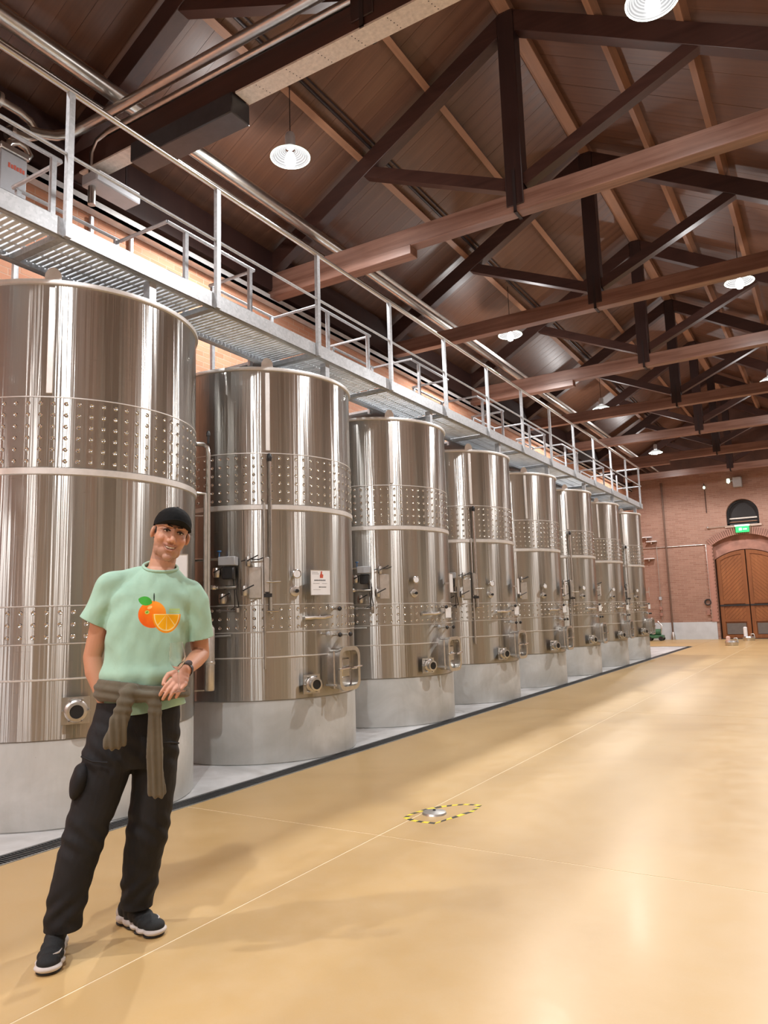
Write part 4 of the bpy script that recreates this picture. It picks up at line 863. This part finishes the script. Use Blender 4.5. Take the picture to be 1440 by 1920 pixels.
def ico():
    bm = bmesh.new(); bmesh.ops.create_icosphere(bm, subdivisions=3, radius=1.0)
    v = [tuple(p.co) for p in bm.verts]; f = [tuple(q.index for q in fc.verts) for fc in bm.faces]; bm.free(); return v, f
IV, IF = ico()
def ell_(mb, c, r, rot=None):
    r = (r, r, r) if isinstance(r, (int, float)) else r; R3 = rot or Matrix.Identity(3)
    mb.add([tuple(Vector(c)+R3 @ Vector((x*r[0], y*r[1], z*r[2]))) for x, y, z in IV], IF)
def chain(mb, pts, rad):
    for p, r in zip(pts, rad): ell_(mb, p, r)
    for (p, q), (r0, r1) in zip(zip(pts[:-1], pts[1:]), zip(rad[:-1], rad[1:])): mb.tube([p, q], [r0, r1], 20)
def loft(mb, secs, n=40):
    v = []; f = []
    for c, hw, hd in secs:
        for k in range(n): a = 2*PI*k/n; v.append((c[0]+hw*math.cos(a), c[1]+hd*math.sin(a), c[2]))
    for i in range(len(secs)-1):
        for k in range(n): f.append((i*n+k, i*n+(k+1) % n, (i+1)*n+(k+1) % n, (i+1)*n+k))
    f.append(tuple(range(n-1, -1, -1))); f.append(tuple((len(secs)-1)*n+k for k in range(n))); mb.add(v, f)
def fuse(mb, name, mat, voxel, smooth=6, disp=None, cuts=(), solid=0, parent=None, factor=0.5):
    me = mb.mesh(name+'_raw', None, False); o = bpy.data.objects.new(name+'_raw', me); COL.objects.link(o)
    rm = o.modifiers.new('r', 'REMESH'); rm.mode = 'VOXEL'; rm.voxel_size = voxel
    sm = o.modifiers.new('s', 'SMOOTH'); sm.factor = factor; sm.iterations = smooth
    dg = bpy.context.evaluated_depsgraph_get(); res = bpy.data.meshes.new_from_object(o.evaluated_get(dg)); bpy.data.objects.remove(o); bpy.data.meshes.remove(me)
    res.name = name
    if disp:
        nv = len(res.vertices); co = np.empty(nv*3); res.vertices.foreach_get('co', co); co = co.reshape(-1, 3)
        no = np.empty(nv*3); res.vertices.foreach_get('normal', no); no = no.reshape(-1, 3)
        co = disp(co, no); res.vertices.foreach_set('co', co.reshape(-1)); res.update()
    if cuts:
        bm = bmesh.new(); bm.from_mesh(res)
        for c, nrm, rad in cuts:
            c = Vector(c); fs = [f for f in bm.faces if (f.calc_center_median()-c).length < rad]
            geom = list({v for f in fs for v in f.verts})+list({e for f in fs for e in f.edges})+fs
            bmesh.ops.bisect_plane(bm, geom=geom, plane_co=c, plane_no=Vector(nrm), clear_outer=True)
        # keep only the largest island
        bm.verts.ensure_lookup_table(); seen = set(); best = []
        for v in bm.verts:
            if v.index in seen: continue
            st = [v]; comp = []; seen.add(v.index)
            while st:
                u = st.pop(); comp.append(u)
                for e in u.link_edges:
                    w_ = e.other_vert(u)
                    if w_.index not in seen: seen.add(w_.index); st.append(w_)
            if len(comp) > len(best): best = comp
        keep = set(best); bmesh.ops.delete(bm, geom=[v for v in bm.verts if v not in keep], context='VERTS')
        bm.to_mesh(res); bm.free()
    res.materials.clear(); res.materials.append(M[mat]); res.shade_smooth()
    ob = mk(name, res, parent)
    if solid: s_ = ob.modifiers.new('solid', 'SOLIDIFY'); s_.thickness = solid; s_.offset = -1
    return ob
def gauss(co, c, s): return np.exp(-(((co-np.array(c))/np.array(s))**2).sum(1)/2)

# ---- body (head, neck, arms, hands and the covered trunk and legs are one surface)
HC = J(0.283, 1.752, 0.01)
HR = Matrix.Rotation(math.radians(13), 3, 'Y') @ Matrix.Rotation(math.radians(4), 3, 'Z') @ Matrix.Rotation(math.radians(3), 3, 'X')
def H_(x, y, z): return HC+HR @ Vector((x, y, z))
body = MB()
def he(c, r, rot=None): ell_(body, H_(*c), r, HR if rot is None else HR @ rot)
he((0, .018, .035), (.077, .096, .092)); he((0, -.012, -.02), (.070, .082, .088)); he((0, -.030, -.078), (.049, .058, .038)); he((0, -.070, -.108), (.022, .018, .018))
for s in (-1, 1):
    he((s*.041, -.057, -.026), (.025, .029, .026)); he((s*.044, -.012, -.075), (.016, .040, .028))
    he((s*.014, -.098, -.037), .0095); he((s*.080, .012, -.004), (.010, .019, .029), Matrix.Rotation(s*0.35, 3, 'Z'))
    he((s*.028, -.083, .030), (.024, .011, .009))
chain(body, [H_(0, -.088, .018), H_(0, -.102, -.010), H_(0, -.113, -.030)], [.0075, .009, .0125])
chain(body, [H_(-.031, -.080, -.051), H_(-.012, -.091, -.0575), H_(.012, -.091, -.0575), H_(.031, -.080, -.051)], [.004, .0062, .0062, .004])
chain(body, [H_(-.029, -.080, -.056), H_(-.011, -.089, -.0765), H_(.011, -.089, -.0765), H_(.029, -.080, -.056)], [.004, .0065, .0065, .004])
NB = J(0.238, 1.555, 0.055)
chain(body, [H_(0, .03, -.04), H_(-0.0, .035, -.10), NB+Vector((0, 0, .02)), NB], [.062, .056, .060, .075])
SL_, SR_ = J(.048, 1.525, .06), J(.375, 1.462, .06)
chain(body, [SL_, NB, SR_], [.052, .060, .052])
loft(body, [(J(.178, 1.00, .05), .15, .10), (J(.180, 1.15, .05), .145, .095), (J(.19, 1.3, .05), .155, .10), (J(.205, 1.42, .05), .165, .10), (J(.215, 1.50, .05), .14, .075), (J(.23, 1.55, .055), .08, .06)])
EL, WL, KL = J(-.040, 1.215, .10), J(.006, 1.035, .045), J(.045, .95, .055)
chain(body, [SL_, J(-.005, 1.37, .085), EL, J(-.030, 1.15, .085), WL, KL], [.052, .047, .040, .041, .028, .032])
for i, dx in enumerate((-.025, -.008, .010, .026)):   # fingers inside the pocket
    chain(body, [KL+Vector((dx, .0, .0)), KL+Vector((dx+.004, -.004, -.05)), KL+Vector((dx+.008, -.008, -.085+.006*abs(i-1)))], [.011, .009, .008])
ER, WR = J(.420, 1.205, .115), J(.352, 1.137, -.105)
chain(body, [SR_, J(.405, 1.33, .095), ER, ER.lerp(WR, .35), WR], [.052, .046, .040, .040, .0275])
# his left hand: back of the hand to the viewer, fingers hanging and curled round the stem
KN = J(.322, 1.083, -.145)
pd = (KN-WR).normalized(); side = Vector((1, 0, 0)); side = (side-pd*side.dot(pd)).normalized(); back = side.cross(pd).normalized()
if back.y > 0: back = -back
for f_, hw, th in ((.12, .026, .020), (.35, .031, .017), (.62, .037, .016), (.88, .040, .015)):
    c = WR.lerp(KN, f_+.05)
    R3 = Matrix((side, pd, back)).transposed(); ell_(body, c, (hw, .024, th), R3)
fing = []
for i, (o_, L1, L2, L3) in enumerate(((-.031, .040, .026, .020), (-.011, .044, .030, .021), (.010, .041, .028, .020), (.029, .033, .022, .018))):
    a = KN+side*o_+pd*(.004-.004*abs(i-1))+back*.003
    sp = -0.10+0.02*i
    d1 = (pd*0.93-back*(-.10)+side*(sp)+Vector((-.12, 0, 0))).normalized()
    d2 = (pd*0.80-back*.45+side*sp+Vector((-.15, 0, 0))).normalized()
    d3 = (pd*0.55-back*.80+side*sp+Vector((-.10, 0, 0))).normalized()
    b = a+d1*L1; c = b+d2*L2; e = c+d3*L3
    chain(body, [a, b, c, e], [.0098, .0088, .0080, .0068]); fing.append((a, b, c, e))
ta = WR.lerp(KN, .35)-side*.030-back*.004; tb = ta+(pd*.6-side*.75).normalized()*.034; tc_ = tb+(pd*.98-side*.10).normalized()*.030; td = tc_+(pd*.95+side*.15).normalized()*.024
chain(body, [ta, tb, tc_, td], [.016, .0118, .0100, .0082])
# covered legs
for pts in (((.075, .93, .06), (.0, .70, .05), (-.055, .48, .05), (-.122, .25, .085), (-.147, .12, .108)), ((.215, .93, .08), (.215, .70, .11), (.2, .47, .14), (.165, .25, .20), (.142, .12, .245))):
    chain(body, [J(x, z, y) for x, z, y in pts], [.09, .07, .052, .042, .030])
def face(co, no):
    hc = np.array(HC); Rm = np.array(HR); L = (co-hc) @ Rm      # head coordinates
    off = np.zeros_like(L)
    for s in (-1, 1):
        off[:, 1] += 0.010*gauss(L, (s*.030, -.085, .010), (.014, .03, .009))      # eye sockets
        off[:, 1] += 0.0035*gauss(L, (s*.036, -.085, -.052), (.005, .03, .014))    # smile creases
        off[:, 1] -= 0.004*gauss(L, (s*.046, -.07, -.030), (.013, .03, .012))
        off[:, 0] -= s*0.002*gauss(L, (s*.075, 0, .02), (.02, .03, .02))
    zc_ = -.067+.012*(L[:, 0]/.03)**2; m_ = np.exp(-((L[:, 2]-zc_)/.0042)**2/2)*np.exp(-(L[:, 0]/.029)**4)*(L[:, 1] < -.05); off[:, 1] += 0.007*m_   # mouth line
    off[:, 1] += 0.004*gauss(L, (0, -.09, -.087), (.014, .03, .005))
    return co+off @ Rm.T
bo = fuse(body, 'body', 'skin', 0.0034, 3, face, parent=man)
me = bo.data; nv = len(me.vertices); co = np.empty(nv*3); me.vertices.foreach_get('co', co); co = co.reshape(-1, 3)
L = (co-np.array(HC)) @ np.array(HR)
col = np.tile(np.array([0.60, 0.325, 0.215]), (nv, 1))
def tint(mask, c): global col; mk_ = np.clip(mask, 0, 1)[:, None]; col = col*(1-mk_)+np.array(c)*mk_
arm = np.clip((1.45-co[:, 2])/.1, 0, 1)*(L[:, 2] < -.2); tint(arm*0.8, (0.56, 0.275, 0.165))
stub = np.clip((-.045-L[:, 2])/.02, 0, 1)*(L[:, 2] > -.125)*(L[:, 1] < .03); tint(stub*0.55, (0.30, 0.185, 0.15))
tint(0.5*gauss(L, (0, -.095, -.050), (.022, .02, .006)), (0.25, 0.15, 0.12))
for s in (-1, 1): tint(0.45*gauss(L, (s*.043, -.08, -.03), (.016, .03, .014)), (0.72, 0.33, 0.24)); tint(0.7*gauss(L, (s*.03, -.08, .012), (.015, .03, .009)), (0.20, 0.09, 0.065))
zc_ = -.067+.012*(L[:, 0]/.03)**2; xm = np.exp(-(L[:, 0]/.033)**4)*(L[:, 1] < -.05); tint(0.7*np.exp(-((L[:, 2]-zc_)/.009)**2/2)*xm, (0.46, 0.18, 0.15)); tint(np.exp(-((L[:, 2]-zc_)/.0042)**2/2)*xm, (0.07, 0.025, 0.02))
tint(0.35*gauss(L, (0, -.11, -.03), (.012, .02, .012)), (0.70, 0.33, 0.24))
hand = np.exp(-((co-np.array(KN))**2).sum(1)/(2*.06**2)); tint(hand*0.7, (0.66, 0.36, 0.28))
at = me.color_attributes.new('tone', 'FLOAT_COLOR', 'POINT'); at.data.foreach_set('color', np.c_[col, np.ones(nv)].astype(np.float32).reshape(-1))
for s in (-1, 1):
    c = H_(s*.030, -.0720, .009); e = MB(); ell_(e, c, (.0120, .0095, .0060), HR); ey = e.obj('eye', 'eye_white', man, angle=180)
    e = MB(); ell_(e, H_(s*.030, -.0785, .0085), (.0058, .0050, .0056)); e.obj('iris', 'eye_dark', ey, angle=180)
    e = MB(); chain(e, [H_(s*.016, -.0805, .0105), H_(s*.030, -.0835, .0150), H_(s*.044, -.0765, .0100)], [.0025, .0032, .0025]); e.obj('eyelid', 'skin_lid' if 'skin_lid' in M else 'hair', ey, angle=180)
    e = MB(); chain(e, [H_(s*.014, -.0925, .030), H_(s*.030, -.0915, .033), H_(s*.048, -.078, .029)], [.0030, .0036, .002]); e.obj('eyebrow', 'hair', man, angle=180)
e = MB(); chain(e, [H_(-.028, -.0770, -.0555), H_(-.014, -.0860, -.0625), H_(.0, -.0885, -.0650), H_(.014, -.0860, -.0625), H_(.028, -.0770, -.0555)], [.0015, .0036, .0042, .0036, .0015]); e.obj('teeth', 'teeth', man, angle=180)
# hair and cap
h = MB(); ell_(h, H_(0, .030, .012), (.0795, .088, .075), HR)
fuse(h, 'hair', 'hair', 0.004, 2, lambda co, no: co, cuts=[(H_(0, -.012, 0), HR @ Vector((0, -1, 0)), 1), (H_(0, 0, -.062), HR @ Vector((0, 0, -1)), 1)], parent=man)
cap = MB(); CM = Matrix.Rotation(math.radians(-8), 3, 'X')
cr = HR @ CM; ell_(cap, H_(0, .012, .042), (.086, .106, .088), cr)
cap_o = fuse(cap, 'cap', 'cap_cloth', 0.004, 2, lambda co, no: co, cuts=[(H_(0, 0, .030), HR @ CM @ Vector((0, 0, -1)), 1)], solid=0.004, parent=man)
bmv = []; bf = []; nA, nB = 20, 6
for i in range(nA+1):
    a = math.radians(-158+136*i/nA)
    for j in range(nB+1):
        t_ = j/nB; x = (.085+.004*t_)*math.cos(a); y = .012+(-.104)*abs(math.sin(a))-t_*.072*max(0, (abs(math.sin(a))-.37)/.63)**.7
        z = .026+.030*(1-(x/.085)**2)*(0.55+.45*t_)+.004*t_; bmv.append(tuple(H_(x, y, z)))
for i in range(nA):
    for j in range(nB): bf.append((i*(nB+1)+j, (i+1)*(nB+1)+j, (i+1)*(nB+1)+j+1, i*(nB+1)+j+1))
b_ = MB().add(bmv, bf).obj('brim', 'cap_cloth', cap_o, angle=180); s_ = b_.modifiers.new('s', 'SOLIDIFY'); s_.thickness = 0.004
e = MB(); ell_(e, H_(0, .008, .130), (.006, .006, .003)); e.obj('cap_button', 'cap_cloth', cap_o, angle=180)

# ---- t-shirt
sh = MB()
loft(sh, [(J(.182, .93, .05), .172, .135), (J(.180, 1.00, .05), .172, .135), (J(.176, 1.06, .05), .168, .130), (J(.176, 1.10, .05), .174, .135), (J(.178, 1.22, .05), .176, .130), (J(.182, 1.33, .05), .178, .128), (J(.196, 1.42, .05), .182, .125),
          (J(.203, 1.48, .05), .182, .112), (J(.208, 1.525, .052), .165, .098), (J(.224, 1.565, .055), .115, .085), (J(.240, 1.60, .055), .072, .070), (J(.25, 1.66, .055), .052, .058)])
SLo, SLm = J(.075, 1.525, .06), J(.015, 1.47, .07)
chain(sh, [J(.17, 1.55, .058), SLo, J(.030, 1.520, .065)], [.055, .066, .064])
sdL = (J(-.040, 1.362, .085)-J(.030, 1.50, .065)).normalized()
chain(sh, [J(.030, 1.515, .065), J(-.018, 1.41, .078), J(-.040, 1.362, .085)+sdL*.05], [.066, .064, .064])
chain(sh, [J(.30, 1.525, .058), J(.365, 1.475, .06), J(.385, 1.44, .068)], [.052, .068, .070])
sdR = (J(.412, 1.276, .09)-J(.385, 1.44, .068)).normalized()
chain(sh, [J(.385, 1.44, .068), J(.402, 1.35, .08), J(.412, 1.276, .09)+sdR*.05], [.070, .069, .069])
def shirt_folds(co, no):
    d = np.zeros(len(co)); x, y, z = co.T
    for i in range(len(co)):
        d[i] = 0.008*mn.noise(Vector((x[i]*9+z[i]*3, y[i]*6, z[i]*4)))+0.004*mn.noise(Vector((x[i]*22-z[i]*8, y[i]*14, z[i]*9+5)))
    # diagonal pulls from the armpits and billow over the tied sweater
    low = np.clip((1.30-z)/.2, 0, 1)
    d += 0.006*low*np.sin((x*0.8+z*0.55)*75+3*np.sin(z*14))*(y < .05)
    d += 0.004*np.clip((z-1.30)/.1, 0, 1)*np.sin((x*0.6-z)*60)*np.exp(-((x-.03)/.07)**2)
    d += 0.004*np.clip((z-1.25)/.1, 0, 1)*np.sin((x*0.7+z)*60)*np.exp(-((x-.36)/.07)**2)
    d += 0.014*np.exp(-((z-1.13)/.035)**2)
    return co+no*d[:, None]
hemn = (Vector((-.02, 0, -1))).normalized()
colc = H_(0, .02, -.04); coln = ((J(.262, 1.62, .0)-NB)).normalized()
shirt = fuse(sh, 't_shirt', 'shirt_cloth', 0.006, 5, shirt_folds,
             cuts=[(J(-.036, 1.362, .085), sdL, .10), (J(.412, 1.278, .09), sdR, .10), (J(.18, .975, .05), Vector((.12, 0, -1)).normalized(), .3), (J(.248, 1.598, .03), Vector((.08, -.42, 1)).normalized(), .115)], solid=0.004, parent=man)
bm = bmesh.new(); bm.from_mesh(shirt.data); cc = J(.248, 1.598, .03)
bv = [v.co.copy() for v in bm.verts if v.is_boundary and (v.co-cc).length < .13]; bm.free()
cc = sum(bv, Vector())/len(bv); bv.sort(key=lambda p: math.atan2(p.y-cc.y, p.x-cc.x)); NR = 36; ring = []
for k in range(NR):
    a0 = -PI+2*PI*k/NR; sel = [p for p in bv if abs(math.atan2(math.sin(math.atan2(p.y-cc.y, p.x-cc.x)-a0), math.cos(math.atan2(p.y-cc.y, p.x-cc.x)-a0))) < 2*PI/NR]
    if sel: ring.append(sum(sel, Vector())/len(sel)+Vector((0, 0, .003)))
ring.append(ring[0]); MB().tube(ring, .0068, 8, cap=False).obj('collar', 'shirt_cloth', shirt, angle=180)

# ---- trousers
tr = MB()
loft(tr, [(J(.13, .74, .07), .15, .10), (J(.14, .80, .07), .180, .125), (J(.145, .88, .07), .190, .135), (J(.15, .95, .065), .186, .132), (J(.155, 1.03, .06), .172, .122)])
def leg(secs):
    pts = [J(x, z, y) for x, z, y, r in secs]; chain(tr, pts, [s[3] for s in secs])
LL = ((.060, .88, .06, .112), (.030, .76, .055, .108), (.000, .64, .05, .098), (-.040, .54, .045, .090), (-.056, .46, .045, .086), (-.085, .36, .055, .083), (-.112, .25, .065, .080), (-.126, .17, .075, .077), (-.130, .08, .08, .074))
LR = ((.230, .88, .08, .108), (.226, .76, .09, .102), (.218, .64, .105, .096), (.205, .53, .115, .092), (.196, .45, .12, .090), (.182, .36, .15, .084), (.170, .27, .17, .080), (.160, .20, .19, .072), (.156, .12, .20, .066))
leg(LL); leg(LR)
ell_(tr, J(-.070, .70, .06), (.048, .08, .085), Matrix.Rotation(.25, 3, 'Y'))
def trou(co, no):
    x, y, z = co.T; d = np.zeros(len(co))
    for i in range(len(co)): d[i] = 0.009*mn.noise(Vector((x[i]*7, y[i]*7, z[i]*4+9)))+0.003*mn.noise(Vector((x[i]*16+z[i]*12, y[i]*12, z[i]*18)))
    d += 0.004*np.exp(-((z-.46)/.07)**2)*np.sin(z*75+x*70+y*30)+0.005*np.exp(-((z-.19)/.06)**2)*np.sin(z*80-x*70+y*25)+0.004*np.exp(-((z-.8)/.07)**2)*np.sin((z+x)*70)
    return co+no*d[:, None]
trousers = fuse(tr, 'trousers', 'trouser_cloth', 0.006, 5, trou, cuts=[(J(-.127, .125, .075), (0, 0, -1), .12), (J(.157, .165, .195), (0, 0, -1), .12), (J(.15, 1.02, .06), (0, 0, 1), .3)], solid=0.004, parent=man)
pk = MB(); ell_(pk, J(-.080, .700, .02), (.036, .066, .080), Matrix.Rotation(.32, 3, 'Y')); pko = fuse(pk, 'cargo_pocket', 'trouser_cloth', .005, 2, trou, parent=trousers)
fp = MB().bar(J(-.092, .755, -.055), J(.0, .762, -.07), .10, .006, up=(0, 1, 0.1)); 
MB().tube([J(-.075, .80, -.02), J(-.03, .775, -.058), J(.03, .765, -.068)], .0045, 6).obj('pocket_flap_seam', 'trouser_cloth', trousers)
MB().tube([J(.255, .83, -.03), J(.30, .825, .0), J(.325, .82, .04)], .0045, 6).obj('pocket_flap_seam', 'trouser_cloth', trousers)

# ---- sweater tied round the waist
sw = MB(); n = 72
for k in range(n):
    a = 2*PI*k/n; x = .182*math.cos(a); y = .150*math.sin(a)
    f_ = 0.5+0.5*math.cos(a+PI)      # 1 on the viewer's left
    c = J(.172, 1.058+.014*math.cos(a+PI), .05)+Vector((x, y, 0)); ell_(sw, c, (.026, .024, .024+.026*f_))
ell_(sw, J(.118, 1.052, -.115), (.044, .036, .036)); 
chain(sw, [J(.118, 1.05, -.12), J(.17, 1.035, -.13), J(.215, 1.03, -.13)], [.030, .026, .027])
def sleeve(pts, hw, hd):
    pts = [J(*p) for p in pts]
    for (p, q), (a, b) in zip(zip(pts[:-1], pts[1:]), zip(hw[:-1], hw[1:])):
        for k in range(19):
            t_ = k/18; ell_(sw, p.lerp(q, t_), (a+(b-a)*t_, hd, .022))
sleeve([(.110, 1.055, -.135), (.093, 1.00, -.150), (.075, .93, -.150), (.062, .86, -.140), (.058, .835, -.135)], [.030, .036, .041, .045, .045], .022)
sleeve([(.215, 1.035, -.135), (.222, .97, -.140), (.226, .86, -.125), (.228, .74, -.105), (.234, .64, -.090), (.236, .615, -.085)], [.026, .031, .034, .034, .038, .038], .020)
def swf(co, no):
    x, y, z = co.T; d = np.zeros(len(co))
    for i in range(len(co)): d[i] = 0.006*mn.noise(Vector((x[i]*18, y[i]*10, z[i]*7)))
    hang = np.clip((1.0-z)/.05, 0, 1); d += 0.0045*hang*np.sin(x*230+z*12)
    d += 0.003*(1-hang)*np.sin(z*170+x*25)
    return co+no*d[:, None]
fuse(sw, 'tied_sweater', 'sweater_cloth', 0.0055, 3, swf, parent=man)
# ---- watch
wa = (WR-ER).normalized(); wc = WR-wa*.006
q = wa.to_track_quat('Z', 'Y').to_matrix()
wb = MB().lathe([(.0295, -.010), (.0325, -.010), (.0325, .010), (.0295, .010), (.0295, -.010)], 28).xf(Matrix.Translation(wc) @ q.to_4x4()); wo = wb.obj('watch', 'watch_dark', man)
fc = MB(); ell_(fc, wc+Vector((.012, -.012, .030)).normalized()*.0315, (.017, .008, .014), None); fc.obj('watch_face', 'watch_glass', wo, angle=180)
# ---- wine glass
gt = thing('wine_glass', (0, 0, 0), 'empty clear wine glass held upright in the hand with the dark watch', 'glass')
mm = Matrix.Translation(man.location) @ Matrix.Rotation(math.radians(51.9), 4, 'Z')
gb = mm @ J(.325, 1.075, -.185)
gt.location = gb
gt.rotation_euler = (math.radians(3), math.radians(-3), 0)
MB().lathe([(0, .060), (.006, .062), (.018, .072), (.030, .090), (.0355, .112), (.034, .135), (.029, .165), (.0278, .178), (.0270, .178), (.0282, .165), (.033, .135), (.0345, .112), (.029, .092), (.017, .074), (0, .064)], 32).obj('bowl', 'drinking_glass', gt)
MB().lathe([(0, -.030), (.031, -.030), (.032, -.028), (.012, -.024), (.004, -.016), (.0035, .05), (.006, .060), (0, .061)], 24).obj('stem_and_foot', 'drinking_glass', gt)
# ---- shoes
def shoe(toe, heel):
    toe = Vector(toe+(0,)); heel = Vector(heel+(0,)); d = (toe-heel); L_ = d.length; d.normalize(); sd = Vector((-d.y, d.x, 0))
    R3 = Matrix((sd, d, Vector((0, 0, 1)))).transposed()
    P = lambda s, l, z: heel+d*(l*L_)+sd*s+Vector((0, 0, z))
    so = MB()
    for l, w_, z, h in ((.12, .040, .028, .026), (.30, .040, .025, .022), (.5, .045, .024, .021), (.7, .055, .023, .020), (.86, .050, .024, .019)): ell_(so, P(0, l, z), (w_+.004, .045, h), R3)
    s_ = fuse(so, 'midsole', 'shoe_foam', .004, 3, lambda c, n: np.c_[c[:, :2], np.maximum(c[:, 2], .004)], parent=man)
    s_.name = 'shoe_sole'
    up = MB()
    for l, w_, z, h in ((.14, .037, .065, .048), (.28, .039, .072, .054), (.42, .042, .066, .050), (.56, .047, .054, .040), (.7, .052, .045, .033), (.84, .046, .040, .029)): ell_(up, P(0, l, z), (w_, .045, h), R3)
    chain(up, [P(0, .20, .08), P(0, .20, .14)], [.036, .034])
    u = fuse(up, 'shoe_upper', 'shoe_knit', .004, 3, lambda c, n: c, parent=man)
    u.name = 'shoe'; s_.parent = u
    hc_ = MB(); ell_(hc_, P(0, .06, .050), (.036, .028, .034), R3); fuse(hc_, 'heel_clip', 'shoe_foam', .004, 2, lambda c, n: c, parent=u)
    ou = MB()
    for l, w_ in ((.10, .040), (.35, .040), (.6, .050), (.83, .050)): ell_(ou, P(0, l, .006), (w_, .045, .007), R3)
    fuse(ou, 'outsole', 'shoe_rubber', .004, 1, lambda c, n: c, parent=u)
    for sgn in (1,):
        MB().tube([P(.016, .86, .066), P(.026, .83, .064), P(.036, .78, .062), P(.042, .70, .066)], [.0012, .0035, .0035, .001], 6).obj('side_mark', 'shoe_foam', u)
    for k in range(5):
        l = .40+.065*k; z = .108-.012*k; MB().tube([P(-.022, l, z-.010), P(0, l+.02, z+.001), P(.022, l, z-.010)], .0028, 6).obj('lace', 'watch_dark', u)
for pts in (((-.125, .24, .085), (-.143, .15, .10), (-.148, .105, .11)), ((.165, .26, .20), (.148, .16, .235), (.140, .105, .25))):
    so_ = MB(); chain(so_, [J(x, z, y) for x, z, y in pts], [.048, .042, .038]); fuse(so_, 'sock', 'shoe_knit', .005, 2, lambda c, n: c, parent=man)
shoe((-.180, -.135), (-.148, .175)); shoe((.262, .055), (.105, .315))
